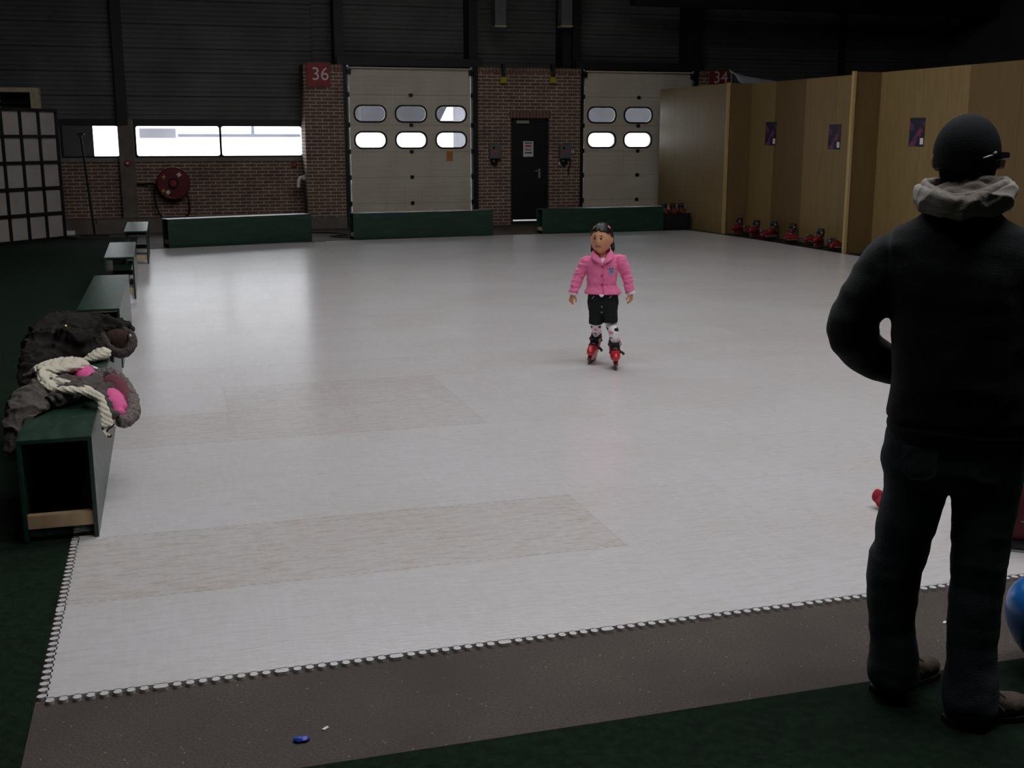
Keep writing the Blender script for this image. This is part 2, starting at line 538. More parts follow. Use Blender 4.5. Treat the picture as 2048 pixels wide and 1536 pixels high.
tag(MB().grid(lambda u, v: Vector((9.57 + .55 * u + (18.85 - (14.9 + 5.2 * v)) * .022 * (1 if v < .8 else .6), 5. + 15.2 * v, .004 + .001 * math.sin(40 * v))), 3, 30).build('floor_runner', 'black_rubber'),
    'narrow black floor runner between the white mat and the plywood partition', 'floor runner')

# roof deck with open rooflight strips
ROOF = [(1.9, 3.2), (5.6, 6.8), (9.6, 10.6), (13.4, 14.4)]
RX0, RX1 = .0, 6.6
mb = MB(); y = Y0
for a, b in ROOF:
    mb.box((XL, y, HT), (XR, a, HT + .15)); mb.box((XL, a, HT), (RX0, b, HT + .15)); mb.box((RX1, a, HT), (XR, b, HT + .15)); y = b
mb.box((XL, y, HT), (XR, 23.2, HT + .15))
struct(mb.build('ceiling', 'roof_dark'))

# ---- back wall: window bay on the left
zb = W(430, 323, YW).z                      # top of the brickwork
zs0, zs1 = W(430, 311.5, YW).z, W(430, 252.5, YW).z
zh = W(430, 239, YW).z
XP = W(612, 300, YP).x                      # left edge of the first brick pier
struct(MB().box((XL, YW, 0), (XP + .1, YW + .25, zb)).build('wall_back', 'brick'))
struct(MB().box((XL, 22.08, 0), (XP, YW, .245)).build('trim_1', 'concrete'))
struct(MB().box((XL, YW - .02, zb), (XP + .05, YW + .2, zs0)).build('trim_2', 'sill'))
struct(MB().box((XL, YW - .04, zs1), (XP + .05, YW + .2, zh)).build('trim_3', 'dark_steel'))


def cladding(name, x0, x1, z0, z1, y):
    mb = MB(); prof = []; z = z0; i = 0
    while z < z1:
        dz = .085
        deep = .035 if i % 5 == 4 else .016
        prof += [(z, 0.), (z + dz * .62, 0.), (z + dz * .72, deep), (z + dz * .92, deep)]
        z += dz; i += 1
    prof.append((z1, 0.))
    mb.grid(lambda u, v: Vector((x0 + (x1 - x0) * u, y + prof[round(v * (len(prof) - 1))][1], prof[round(v * (len(prof) - 1))][0])), 2, len(prof))
    o = mb.build(name, 'cladding'); struct(o)
    struct(MB().box((x0, y + .06, z0), (x1, y + .2, z1)).build('wall_back', 'cladding'))


cladding('wall_back', XL, XP + .3, zh, HT, YW - .03)
cladding('wall_back', XP + .25, XR, 2.9, HT, YW - .06)
c0 = W(243, 380, YW - .16); c1 = W(274, 380, YW - .16)
struct(MB().box((c0.x, YW - .16, .2), (c1.x, YW + .1, zh), .01).build('column_1', 'concrete'))
struct(MB().box((c0.x + .01, YW - .2, zh - .1), (c1.x - .08, YW, HT)).build('column_2', 'dark_steel'))


def win(n, xa, xb, panel=None):
    a, b = W(xa, 280, YW).x, W(xb, 280, YW).x
    r = link('window_%d' % n, None, None, ((a + b) / 2, YW, (zs0 + zs1) / 2)); struct(r)
    w, h = b - a, zs1 - zs0
    plate('frame', outline(w + .07, h + .05, .01), [outline(w, h, .045)], -.03, .06, 'black_rubber', r)
    MB().prism(outline(w + .01, h + .01, .04), .0, .006, lambda u, v, d: Vector((u, d, v))).build('pane', 'glass', r)
    if panel:
        pb = W(panel, 280, YW).x
        MB().box((-w / 2, -.045, -h / 2), (pb - r.location.x, -.015, h / 2)).build('blind_panel', 'panel_grey', r)
    return a, b, w, h


WINS = [win(1, 126, 237.5, 187), win(2, 272.5, 439), win(3, 443, 603.5)]
xa = WINS[0][0]
struct(MB().box((XL, YW - .01, zs0), (xa - .03, YW + .2, zs1)).build('wall_back', 'panel_grey'))
struct(MB().box((WINS[2][1] + .03, YW - .01, zs0), (XP + .1, YW + .2, zs1)).build('trim_4', 'dark_steel'))
struct(MB().box((WINS[0][1] + .03, YW - .01, zs0), (WINS[1][0] - .03, YW + .2, zs1)).build('trim_5', 'concrete'))

# ---- piers, doors
ZT = 3.03
def pier(name, x0, x1, hole=None, base=True):
    mb = MB()
    if hole:
        a, b, t = hole
        mb.box((x0, YP, 0), (a, YW, ZT - .1)); mb.box((b, YP, 0), (x1, YW, ZT - .1)); mb.box((a, YP, t), (b, YW, ZT - .1))
    else:
        mb.box((x0, YP, .22 if base else 0), (x1, YW, ZT - .1))
    struct(mb.build(name, 'brick'))
    struct(MB().box((x0, YP - .002, ZT - .1), (x1, YW, ZT)).build(name.replace('pillar', 'trim_1'), 'soldier'))
    if base:
        struct(MB().box((x0 - .0, YP - .05, 0), (x1, YW, .22), .01).build(name.replace('pillar', 'baseboard'), 'concrete'))


P36 = (XP, W(690, 300, YP).x)
D36 = (P36[1], W(957, 300, YP).x)
PM = (W(957, 300, YP).x, W(1160, 300, YP).x)
D34 = (PM[1], W(1400, 150, YP).x)
P34 = (W(1400, 150, YP).x, W(1400, 150, YP).x + .62)
dx0, dx1 = W(1022, 300, YP).x, W(1098, 300, YP).x
ZD = W(1060, 236, YP).z
pier('pillar_1', *P36)
pier('pillar_2', *PM, hole=(dx0, dx1, ZD), base=False)
pier('pillar_3', *P34, base=False)
struct(MB().box((dx0 - .04, YP - .004, ZD), (dx1 + .04, YP + .1, ZD + .13)).build('trim_6', 'soldier'))
struct(MB().box((P34[1], YP + .3, 0), (XR, YW, 2.95)).build('wall_back', 'cladding'))
for k, (a, b) in enumerate((D36, D34)):       # dark lintel over each big door
    struct(MB().box((a - .1, YP + .02, ZT - .01), (b + .1, YW, ZT + .14)).build('lintel_%d' % (k + 1), 'dark_steel'))
for k, px in enumerate((668, 938, 1126, 1146, 1377, 1392)):    # steel posts above the piers
    c = W(px, 60, YP + .15)
    struct(MB().box((c.x, YP + .15, ZT), (c.x + .17, YW - .05, HT)).build('column_%d' % (k + 3), 'dark_steel'))
for px in (1687,):
    c = W(px, 60, YW - .12)
    struct(MB().box((c.x - .05, YW - .14, 2.9), (c.x + .05, YW - .05, HT)).build('column_9', 'dark_steel'))
struct(MB().box((8.8, 21.2, 4.17), (XR, 21.5, 4.5)).build('beam_1', 'dark_steel'))

m = bpy.data.materials.new('door_ribbed'); MATS['door_ribbed'] = m; q = NT(m)   # insulated door section with fine pressed lines
tc = q.new('ShaderNodeTexCoord'); sp = q.new('ShaderNodeSeparateXYZ', i0=tc.outputs['Object'])
f = q.math('FRACT', q.math('MULTIPLY', sp.outputs[2], 1 / .083)); ln = q.math('LESS_THAN', f, .07)
nz = q.new('ShaderNodeTexNoise', i0=tc.outputs['Object'], Scale=1.7, Detail=6.)
st = q.new('ShaderNodeMapping', i0=tc.outputs['Object'], i3=(9., 1., .5)); n2 = q.new('ShaderNodeTexNoise', i0=st.outputs[0], Scale=2., Detail=5.)
c = q.mix(q.ramp(nz.outputs[0], .35, .75), (.66, .60, .50), (.56, .49, .38)); c = q.mix(q.math('MULTIPLY', q.ramp(n2.outputs[0], .58, .8), .35), c, (.34, .25, .16))
bp = q.new('ShaderNodeBump', Strength=.5, Height=q.math('SUBTRACT', 1., ln)); bp.inputs['Distance'].default_value = .004
p = q.new('ShaderNodeBsdfPrincipled', Base__Color=q.mix(q.math('MULTIPLY', ln, .22), c, (.3, .26, .2)), Roughness=.5, Normal=bp.outputs[0])
q.new('ShaderNodeOutputMaterial', i0=p.outputs[0])


def sectional(n, x0, x1, sticker=False):
    r = struct(link('door_%d' % n, None, None, ((x0 + x1) / 2, YP + .12, 0)))
    w = x1 - x0 - .25
    zs = [0., .456, .953, 1.436, 1.934, 2.492, 2.985]
    rows = {3: 1.652, 4: 2.143}
    xs = (-.79, 0., .79)
    for i in range(6):
        lo, hi = zs[i] + .002, zs[i + 1] - .002
        out = [(-w / 2, lo), (w / 2, lo), (w / 2, hi), (-w / 2, hi)]
        holes = []
        if i in rows:
            for x in xs: holes.append([(x + u, rows[i] + v) for u, v in outline(.6, .30, .135)])
        plate('section', out, holes, 0, .04, 'door_ribbed', r)
        for h, x in zip(holes, xs if i in rows else ()):
            fr = plate('window_frame', outline(.635, .335, .15), [outline(.575, .275, .125)], -.012, .06, 'black_rubber', r); fr.location = (x, 0, rows[i])
            MB().prism(outline(.59, .29, .13), .012, .018, lambda u, v, d: Vector((u, d, v))).build('pane', 'glass', fr)
    MB().prism([(-.07, 2.975), (-.06, 2.995), (.04, 3.03), (.04, 2.975)], -w / 2, w / 2, lambda u, v, d: Vector((d, u, v))).build('top_rail', 'door_white', r)
    for z in zs[1:-1]:
        MB().box((-w / 2, .04, z - .02), (w / 2, .055, z + .02)).build('leak_strip', 'black_paint', r)  # strip added behind each seam to block daylight leaking through
        MB().box((-.035, -.03, z - .03), (.035, 0, z + .03), .006).build('hinge', 'black_plastic', r)
        for s in (-1, 1):
            MB().box((s * (w / 2 + .045) - .045, -.04, z - .045), (s * (w / 2 + .045) + .045, .0, z + .045), .008).build('roller', 'black_plastic', r)
    for s in (-1, 1):
        MB().box((s * (w / 2 + .03) - .022, -.01, 0), (s * (w / 2 + .03) + .022, .04, 3.0)).build('track', 'galvanised', r)
        MB().box((s * (w / 2 + .085) - .042, -.06, 0), (s * (w / 2 + .085) + .042, .2, 3.03)).build('track', 'black_paint', r)
        MB().box((s * (w / 2 + .02) - .06, -.06, 2.86), (s * (w / 2 + .02) + .06, .0, 2.97), .02).build('roller', 'black_plastic', r)
    if sticker:
        c = W(899.5, 312.5, YP + .11)
        MB().box((-.062, -.004, -.09), (.062, 0, .09)).build('sticker', 'orange', r, loc=(c.x - r.location.x, -.001, c.z))
    return r


sectional(1, *D36, sticker=True)
sectional(2, *D34)

r = struct(link('door_3', None, None, ((dx0 + dx1) / 2, YP + .08, 0)))
dw = dx1 - dx0
MB().box((-dw / 2 + .05, 0, .088), (dw / 2 - .05, .045, ZD - .05), .004).build('door_leaf', 'black_paint', r)
mb = MB(); mb.box((-dw / 2, -.03, .06), (-dw / 2 + .055, .06, ZD)); mb.box((dw / 2 - .055, -.03, .06), (dw / 2, .06, ZD)); mb.box((-dw / 2, -.03, ZD - .055), (dw / 2, .06, ZD))
mb.build('door_frame', 'black_paint', r)
MB().box((-dw / 2, -.05, 0), (dw / 2, .7, .062)).build('threshold', 'dark_steel', r)
c = W(1047, 244, YP)
MB().box((-.13, -.05, -.028), (.13, 0, .028), .008).build('door_closer', 'silver', r, loc=(c.x - r.location.x, 0, c.z))
c = W(1081, 345, YP)
h = MB().box((-.02, -.012, -.11), (.02, 0, .07), .006).build('handle_plate', 'silver', r, loc=(c.x - r.location.x, 0, c.z))
MB().tube([(0, -.01, .03), (0, -.05, .03), (-.03, -.06, .03), (-.115, -.055, .028)], .010).build('lever', 'silver', h, True)
c = W(1056.5, 298, YP + .078)
s = tag(link('notice', None, None, (c.x, YP + .074, c.z)), 'white notice with red and dark printed lines on the black steel door', 'notice')
MB().box((-.105, 0, -.15), (.105, .004, .15)).build('sheet', 'white_card', s)
for z, hh, w, mt in ((.115, .024, .15, 'grey_print'), (.062, .034, .13, 'red_print'), (.022, .012, .15, 'red_print'), (-.018, .024, .14, 'green_print'), (-.075, .026, .15, 'grey_print')):
    MB().box((-w / 2, -.002, z - hh / 2), (w / 2, .001, z + hh / 2)).build('printed_line', mt, s)

# numbered red boards on the piers
for px0, s_, lab in ((613, '36', 'dark red board with white 36 on the brick pier by the windows'), (1414, '34', 'dark red board with white 34 above the plywood partition')):
    c = W(px0 + 24, 149 if s_ == '36' else 165, YP - .02)
    b = tag(link('number_sign', None, None, (c.x, YP - .03, c.z)), lab, 'sign')
    MB().box((-.215, 0, -.215), (.215, .028, .215), .003).build('board', 'sign_red', b)
    text('numerals', s_, .33, 'numeral_white', b, (.03, -.001, .0 if s_ == '36' else .09))

# control boxes, tags, high boxes
for px, side, lab in ((989, 0, 'grey switch box with red label on bricks left of the steel door'), (1128, 1, 'grey switch box with red label on bricks right of the steel door')):
    c = W(px, 303, YP)
    b = thing('control_box', lab, 'switch box', (c.x, YP, c.z), 0, 'switch boxes by the steel door')
    MB().box((-.115, -.11, -.135), (.115, 0, .135), .02).build('housing', 'grey_enamel', b, True)
    MB().cyl((-.045, -.125, .075), (-.045, -.105, .075), .024).build('push_button', 'black_plastic', b, True)
    MB().box((-.06, -.116, -.02), (.045, -.108, .02), .004).build('label_plate', 'red_print', b)
    MB().ball((-.02, -.06, -.2), (.075, .05, .07)).build('cable_gland', 'black_plastic', b, True)
    if side:
        MB().tube([(.1, -.05, -.16), (.12, -.05, -.24), (.08, -.03, -.36), (.09, -.02, -.46)], .012).build('cable', 'black_rubber', b, True)
for px, lab in ((1144, 'small pale socket right of the switch box by big door 34'), (1120, 'small pale round button below the right switch box')):
    c = W(px, 304 if px == 1144 else 327, YP)
    b = thing('wall_socket', lab, 'socket', (c.x, YP, c.z))
    MB().box((-.035, -.03, -.028), (.035, 0, .028), .008).build('body', 'white_card', b)
    MB().cyl((0, -.035, 0), (0, -.028, 0), .016).build('insert', 'grey_enamel', b)
for px, w_ in ((1007, 'left'), (1106, 'right')):
    c = W(px, 160, YP - .08)
    b = thing('pull_switch', 'yellow pull tag under a dark bracket, upper %s of the steel door' % w_, 'pull switch', (c.x, YP - .08, c.z), 0, 'yellow pull tags above the steel door')
    MB().box((-.062, -.02, -.06), (.062, .02, .06), .006).build('tag', 'yellow', b)
    MB().cyl((0, 0, .06), (0, .0, .17), .045, 12, .012).build('cone', 'dark_steel', b, True)
    MB().box((-.03, -.02, .17), (.03, .08, .30)).build('bracket', 'dark_steel', b)
for px, w_ in ((998, 'above the left pull tag'), (1130, 'above the right pull tag')):
    c = W(px, 55, YP - .1)
    b = thing('door_motor', 'dull grey-green box high on the dark cladding, %s' % w_, 'motor housing', (c.x, YP - .1, c.z), 0, 'boxes high above the steel door')
    MB().box((-.11, -.12, .03), (.11, .12, .85), .01).build('housing', 'grey_enamel', b)
    MB().box((-.12, -.13, 0), (.12, .13, .03), .004).build('rim', 'cream', b)
    MB().box((-.05, .12, .1), (.05, .24, .2)).build('arm', 'dark_steel', b)
c = W(255, 326, YW - .17)
b = thing('fire_alarm', 'small red round alarm on the concrete column left of the hose reel', 'fire alarm', (c.x, YW - .16, c.z))
MB().cyl((0, 0, 0), (0, -.05, 0), .055, 20, .045).build('dome', 'sign_red', b, True); MB().cyl((0, -.05, 0), (0, -.06, 0), .02).build('button', 'numeral_white', b)
c = W(588, 329, YW)
b = thing('fire_alarm', 'small dull red alarm box on bricks beneath the right window', 'fire alarm', (c.x, YW, c.z))
MB().box((-.05, -.05, -.05), (.05, 0, .05), .008).build('housing', 'reel_red', b); MB().box((-.025, -.056, -.02), (.025, -.048, .02)).build('button', 'red_print', b)
c = W(605, 358, YP + .28)
b = thing('pipe_fitting', 'pale bent pipe fitting on the left side of the number 36 pier', 'pipe fitting', (XP, YP + .28, c.z))
MB().box((-.05, -.05, -.02), (0, .05, .07), .01).build('bracket', 'white_card', b); MB().tube([(-.05, 0, .03), (-.1, 0, .02), (-.13, -.01, -.05), (-.14, -.02, -.16)], .032, n=10).build('spout', 'white_card', b, True)

# fire hose reel
c = W(347, 366, YW - .2)
rl = thing('fire_hose_reel', 'dark red fire hose reel with black hub on the brick wall', 'hose reel', (c.x, YW - .001, c.z))
rr = .285
mb = MB(); mb.cyl((0, -.24, 0), (0, -.225, 0), rr, 40); mb.tube([(rr * math.cos(t), -.235, rr * math.sin(t)) for t in [i * math.pi / 12 for i in range(24)]], .014, n=8, close=True, up=(0, 1, 0)); mb.build('front_disc', 'reel_red', rl, True)
MB().cyl((0, -.06, 0), (0, -.075, 0), rr, 40).build('rear_disc', 'reel_red', rl, True)
MB().cyl((0, -.225, 0), (0, -.075, 0), .2, 32).build('wound_hose', 'black_rubber', rl, True)
mb = MB(); mb.cyl((0, -.275, 0), (0, -.235, 0), .095, 28); hb = mb.build('hub', 'black_plastic', rl, True)
MB().cyl((0, -.285, 0), (0, -.27, 0), .058, 24).build('hub_label', 'sign_red', hb, True)
for x, z, a, mt in ((.105, .155, 35, 'numeral_white'), (-.11, -.165, 40, 'numeral_white'), (-.19, -.135, 38, 'yellow'), (-.17, .115, 40, 'yellow')):
    k = .036 if mt == 'numeral_white' else .028
    MB().box((-k, -.004, -k), (k, 0, k * .8)).build('sticker', mt, rl, loc=(x, -.2405, z)).rotation_euler = (0, R(-a), 0)
MB().box((-.05, -.08, -.3), (.05, 0, .12)).build('wall_bracket', 'black_paint', rl)
MB().tube([(-.2, -.12, -.05), (-.34, -.16, -.02), (-.5, -.05, -.02), (-.66, -.03, -.02)], .02).build('supply_pipe', 'black_paint', rl, True)
MB().tube([(-.27, -.15, .06), (-.34, -.15, -.1), (-.33, -.14, -.42), (-.25, -.14, -.62), (-.10, -.12, -.665), (.14, -.10, -.65), (.25, -.12, -.55), (.26, -.14, -.35), (.22, -.15, -.19)], .017, n=10).build('hose', 'black_rubber', rl, True)

# ---------------------------------------------------------------- outside, seen through the glass
struct(MB().box((-60, 23.7, -.3), (90, 110, -.05)).build('exterior_ground', 'ext_white'))
E0 = 40.
struct(MB().box((-22, E0, 0), (5.2, E0 + 8, 6)).build('exterior_white_hall', 'ext_white'))
a, b = W(278, 257, E0), W(352, 276, E0)
struct(MB().box((a.x, E0 - .2, b.z), (b.x, E0, a.z)).build('exterior_shutter', 'ext_grey'))
a, b = W(356, 268, E0), W(600, 274, E0)
struct(MB().box((a.x, E0 - .15, b.z), (b.x, E0, a.z)).build('exterior_band', 'ext_blue'))
a, b = W(502, 253, E0), W(508, 268, E0)
struct(MB().box((a.x, E0 - .15, b.z), (b.x, E0, a.z)).build('exterior_post', 'ext_blue'))
zc = W(900, 248, E0).z
struct(MB().box((6.6, E0, zc), (34, E0 + 10, 9)).build('exterior_dark_hall', 'ext_dark'))
struct(MB().box((5.4, E0 + .5, 0), (34, E0 + 1, zc)).build('exterior_white_gate', 'ext_white'))
a, b = W(913, 205, E0 - 2), W(945, 305, E0 - 2)
struct(MB().box((a.x, E0 - 2, b.z), (b.x, E0 - 1.5, a.z)).build('exterior_grey_post', 'ext_grey'))
q_ = [W(x, y, E0 - 1) for x, y in ((886, 241), (899, 214), (908, 214), (909, 241))]
struct(MB().prism([(p.x, p.z) for p in q_], E0 - 1, E0 - .6, lambda u, v, d: Vector((u, d, v))).build('exterior_gable', 'ext_white'))

# ---------------------------------------------------------------- skating mat of interlocking plastic tiles
X0, YF, T = -.44, 3.535, .745
def x_right(y): return 9.545 + (18.85 - y) * .022 - .22 * max(0., (y - 17.2) / 2.5) ** 1.5
def y_back(x):
    pts = [(-1, 18.45), (0., 18.72), (2.37, 19.30), (5.67, 19.62), (11, 19.8)]
    for (a, p), (b, r_) in zip(pts, pts[1:]):
        if x <= b: return p + (r_ - p) * (x - a) / (b - a)
mb = MB(); bm = mb.bm
TH = .011
tone_l = bm.faces.layers.float.new('tone_f')
rnd = random.Random(3)
NX, NY = 14, 22
tones = {}
for i in range(NX):
    for j in range(NY):
        t = .03 + .16 * rnd.random() + (.25 if rnd.random() < .12 else 0)
        if j < 1: t = .02
        if j in (2, 3): t = .03
        if j == 1: t = .95 if i < 3 else .08
        if j == 4: t = .75 if i < 3 else .12
        if j == 5: t = .25 if i == 0 else (.8 if i < 3 else .15)
        if j == 6: t = .32
        tones[i, j] = t
top = {}
def vt(i, j):
    if (i, j) not in top:
        x = X0 + i * T; y = YF + j * T
        y = min(y, y_back(x)); x = min(x, x_right(y))
        top[i, j] = bm.verts.new((x, y, TH))
    return top[i, j]
bm.verts.ensure_lookup_table()
for i in range(NX):
    for j in range(NY):
        vs = [vt(i, j), vt(i + 1, j), vt(i + 1, j + 1), vt(i, j + 1)]
        if (vs[0].co - vs[1].co).length < .001 or (vs[0].co - vs[3].co).length < .001: continue
        f = bm.faces.new(vs); f[tone_l] = tones[i, j]
be = [e for e in bm.edges if len(e.link_faces) == 1]
ex = bmesh.ops.extrude_edge_only(bm, edges=be)
for v in ex['geom']:
    if isinstance(v, bmesh.types.BMVert): v.co.z = 0.
def knob(cx, cy, ux, uy, wide):
    # mushroom shaped tongue; (ux, uy) points outward
    px_, py_ = -uy, ux
    o = [(-.010 - wide, -.004), (-.009 - wide, .007)]
    o += [(-wide - .0132 * math.cos(a), .0155 + .0132 * math.sin(a)) for a in [R(t) for t in (-35, -5, 25, 55, 80)]]
    o += [(wide + .0132 * math.cos(a), .0155 + .0132 * math.sin(a)) for a in [R(t) for t in (80, 55, 25, -5, -35)]]
    o += [(.009 + wide, .007), (.010 + wide, -.004)]
    mb.prism(o, 0., TH, lambda u, v, d: Vector((cx + px_ * u + ux * v, cy + py_ * u + uy * v, d)))
x = X0 + .012; n = 0
while x < x_right(YF):
    w_ = .010 if n % 9 == 8 else 0.
    knob(x + w_, YF, 0, -1, w_); x += .0396 + 2 * w_; n += 1
yk = YF + .02; n = 0
while yk < 18.4:
    w_ = .012 if n % 17 == 16 else 0.
    knob(X0, yk, -1, 0, w_); yk += .0438; n += 1
me = mb.mesh('skating_mat', 'rink')
at = me.attributes.new('tone', 'FLOAT', 'FACE')
src = me.attributes.get('tone_f')
vals = [0.] * len(me.polygons); src.data.foreach_get('value', vals)
at.data.foreach_set('value', vals); me.attributes.remove(me.attributes['tone_f'])
tag(link('skating_mat', me), 'large white skating floor of interlocking plastic tiles with toothed edges', 'skating floor')

# ---------------------------------------------------------------- box benches
def bench(label, loc, L, rz=0., group='green box benches', z0=0.):
    b = thing('box_bench', label, 'bench', loc, rz, group)
    w, h, t = .30, .45, .018
    MB().box((0, 0, h - t), (w, L, h), .003).build('seat_board', 'bench_green', b)
    for x in (0, w - t):
        MB().box((x, 0, z0), (x + t, L, h - t), .002).build('side_panel', 'bench_green', b)
    for y_ in (.012, L - .05):
        MB().box((t, y_, .055), (w - t, y_ + .038, .115), .003).build('crossbar', 'crossbar_wood', b)
    MB().box((t, L * .5, h - .12), (w - t, L * .5 + .02, h - t)).build('rib', 'bench_dark', b)
    return b


SB = thing  # side benches, nearest first
bench('long green box bench in front with both coats lying on it', (-.655, 5.04, TH), 3.38, R(0), 'green side benches')
bench('green box bench just behind the dark brown coat', (-.665, 8.94, TH), 2.25, R(-.3), 'green side benches')
bench('third green box bench from the front along the mat edge', (-.645, 12.86, TH), 1.88, R(.4), 'green side benches')
bench('fourth and last green box bench, nearest the brick wall', (-.545, 16.45, TH), 1.85, R(0), 'green side benches')


def back_bench(label, p, q):
    a, c = Vector(p), Vector(q); d = c - a; L = d.length; ang = math.atan2(d.y, d.x)
    # local Y runs along the bench, local +X points towards the rink
    bench(label, (a.x - .30 * math.sin(ang) , a.y + .30 * math.cos(ang), 0), L, ang - math.pi / 2, 'dark green benches along the back edge')


back_bench('dark green bench with white gleaming top edge below the windows', (.035, 18.86), (2.345, 19.54))
back_bench('dark green bench in front of the white door beneath number 36', (3.035, 19.46), (5.535, 19.655))
back_bench('dark green bench behind the girl, at the white door 34', (6.465, 19.70), (8.87, 19.82))

# ---------------------------------------------------------------- far left: lattice screen, louvred cupboard, pole
a, b_ = G(0, 492), G(133, 478)
d = (b_ - a).normalized(); LW = (b_ - a).length
ang = math.atan2(d.y, d.x)
cw = .385; ncol = 7; hs = W(122, 219, b_.y).z
s = thing('lattice_screen', 'cream standing screen with black square lattice at left', 'screen', (b_.x, b_.y, .006), ang)
wid = cw * ncol + .04
MB().box((-wid, .02, .03), (0, .04, hs)).build('backing_panel', 'screen_cream', s)
mb = MB()
for i in range(ncol + 1): mb.box((-wid + i * cw, -.01, 0), (-wid + i * cw + .045, .03, hs))
for k in range(6):
    z = (hs - .05) * k / 5
    mb.box((-wid, -.011, z), (0, .03, z + .05))
mb.build('lattice', 'black_paint', s)
for x_ in (-.05, -wid): MB().box((x_, -.25, 0), (x_ + .05, .3, .035)).build('foot', 'black_paint', s)
c = W(80, 178, 22.0)
s = thing('louvred_cupboard', 'cream cupboard with dark louvres rising behind the lattice screen', 'cupboard', (c.x, 21.6, 0), 0)
mb = MB(); w_ = 1.42; H_ = c.z
for x0_, x1_ in ((-.13, 0), (-.80, -.64), (-w_, -w_ + .12)): mb.box((x0_, -.03, .25), (x1_, .4, H_))
mb.box((-w_ - .01, -.034, H_ - .07), (.006, .405, H_ + .004)); mb.box((-w_, -.032, .25), (0, .4, .36)); mb.build('frame', 'cream', s)
MB().box((-w_ + .05, .36, .3), (-.05, .4, H_ - .03)).build('back_board', 'black_paint', s)
for k in range(int((H_ - .5) / .13)):
    z = .42 + k * .13
    if z < 1.6: continue
    MB().box((-w_ + .1, .0, z), (-.1, .10, z + .02), rot=Matrix.Rotation(R(-25), 3, 'X')).build('louvre', 'black_plastic', s)
MB().box((-w_ + .02, -.01, .36), (-.02, .02, 1.6)).build('door', 'cream', s)
MB().box((-w_ + .03, .0, 0), (-.03, .4, .25)).build('base', 'black_paint', s)
p0 = G(190, 473); p1 = W(161, 268, p0.y)
s = thing('floor_squeegee', 'black pole with flat base and small crossbar standing before the window', 'pole', p0)
v = p1 - p0
MB().cyl((0, 0, .03), v, .019, 12).build('pole', 'black_paint', s, True)
MB().box((-.24, -.04, 0), (.24, .04, .035), .01).build('base', 'black_rubber', s)
MB().box((-.06, -.02, v.z - .02), (.06, .02, v.z + .02), .008, None).build('crossbar', 'black_paint', s).location = (v.x, v.y, 0)
MB().tube([(.02, -.03, .3), (.045, -.05, .27), (.04, -.05, .22)], .008).build('hook', 'black_paint', s, True)
c = G(140, 470)
s = tag(MB().box((-.09, -.06, 0), (.09, .06, .075), .012).build('small_box', 'white_card', loc=(c.x, c.y, 0)), 'small pale box on the floor at the foot of the lattice screen', 'box')
mb = MB(); mb.tube([(2.5, 21.2, .012), (2.9, 21.0, .012), (3.1, 20.5, .012), (2.75, 20.3, .012), (3.0, 20.0, .012), (3.4, 20.3, .012), (3.3, 20.9, .012), (3.7, 21.3, .012)], .012, n=8)
tag(mb.build('floor_cable', 'black_rubber', None, True), 'loose black cable on the floor between the first and second back bench', 'cable')

# ---------------------------------------------------------------- plywood partition on the right
def fx(y, off=0.): return 9.60 + (18.85 - y) * .022 + off
PT = link('partition', None, None, (9.6, 18.85, 0)); struct(PT)
def board(y0, y1, off, mt, z1=2.63):
    mb = MB(); t = .018
    mb.prism([(fx(y0, off), y0), (fx(y1, off), y1), (fx(y1, off) + t, y1), (fx(y0, off) + t, y0)], 0.005, z1, lambda u, v, d: Vector((u, v, d)))
    mb.build('panel', mt, PT, world=True)
def fin(y, off0, off1):
    x0_, x1_ = fx(y) + off0, fx(y) + off1
    MB().box((x0_ + .02, y - .009, .005), (x1_, y + .009, 2.63)).build('fin', 'plywood_dark', PT, world=True)
    MB().box((x0_ - .012, y - .03, .005), (x0_ + .03, y + .03, 2.64)).build('edge_post', 'ply_edge', PT, world=True)
yy = lambda px, off: WX(px, 300, fx(17, off)).y
RC = .46
b0, b1_ = yy(1357, 0), yy(1400, 0)
board(b0 + .002, 21.62, 0, 'plywood'); board(b1_ + .002, b0 - .002, 0, 'plywood'); board(18.86, b1_ - .002, 0, 'plywood')
fin(18.85, 0, RC)
c1_, c2_, c3_ = 18.02, 17.08, 16.2
board(c1_ + .002, 18.84, RC, 'plywood'); board(c2_ + .002, c1_ - .002, RC, 'plywood_dark'); board(c3_ + .002, c2_ - .002, RC, 'plywood'); board(15.09, c3_ - .002, RC, 'plywood')
fin(15.08, 0, RC)
c1_, c2_, c3_ = 14.1, 13.15, 12.2
board(c1_ + .002, 15.07, RC, 'plywood'); board(c2_ + .002, c1_ - .002, RC, 'plywood'); board(c3_ + .002, c2_ - .002, RC, 'plywood_dark'); board(11.32, c3_ - .002, RC, 'plywood_dark')
fin(11.31, 0, RC)
board(9.5, 11.3, RC, 'plywood'); board(7.56, 9.498, RC, 'plywood_dark'); fin(7.54, 0, RC); board(5.5, 7.52, RC, 'plywood')
for px0, py0, px1, py1, w_ in ((1536, 244, 1555, 291, 'farthest of the three'), (1658, 249, 1679, 299, 'middle one of the three'), (1815, 236, 1841, 293, 'closest to the man in the cap')):
    p_ = WX(px0, py0, fx(16.5, RC)); q__ = WX(px1, py1, fx(16.5, RC)); ym = (p_.y + q__.y) / 2
    b = tag(link('poster', None, None, (fx(ym, RC) - .004, ym, (p_.z + q__.z) / 2)), 'dark blue and pink poster on plywood, ' + w_, 'poster', 'posters on the plywood partition')
    hw, hh = abs(p_.y - q__.y) / 2, abs(p_.z - q__.z) / 2
    MB().box((-.002, -hw, -hh), (.002, hw, hh)).build('sheet', 'poster_print', b)
    MB().box((-.004, -hw * .92, -hh * .86), (-.001, -hw * .5, -hh * .42)).build('white_block', 'white_card', b)
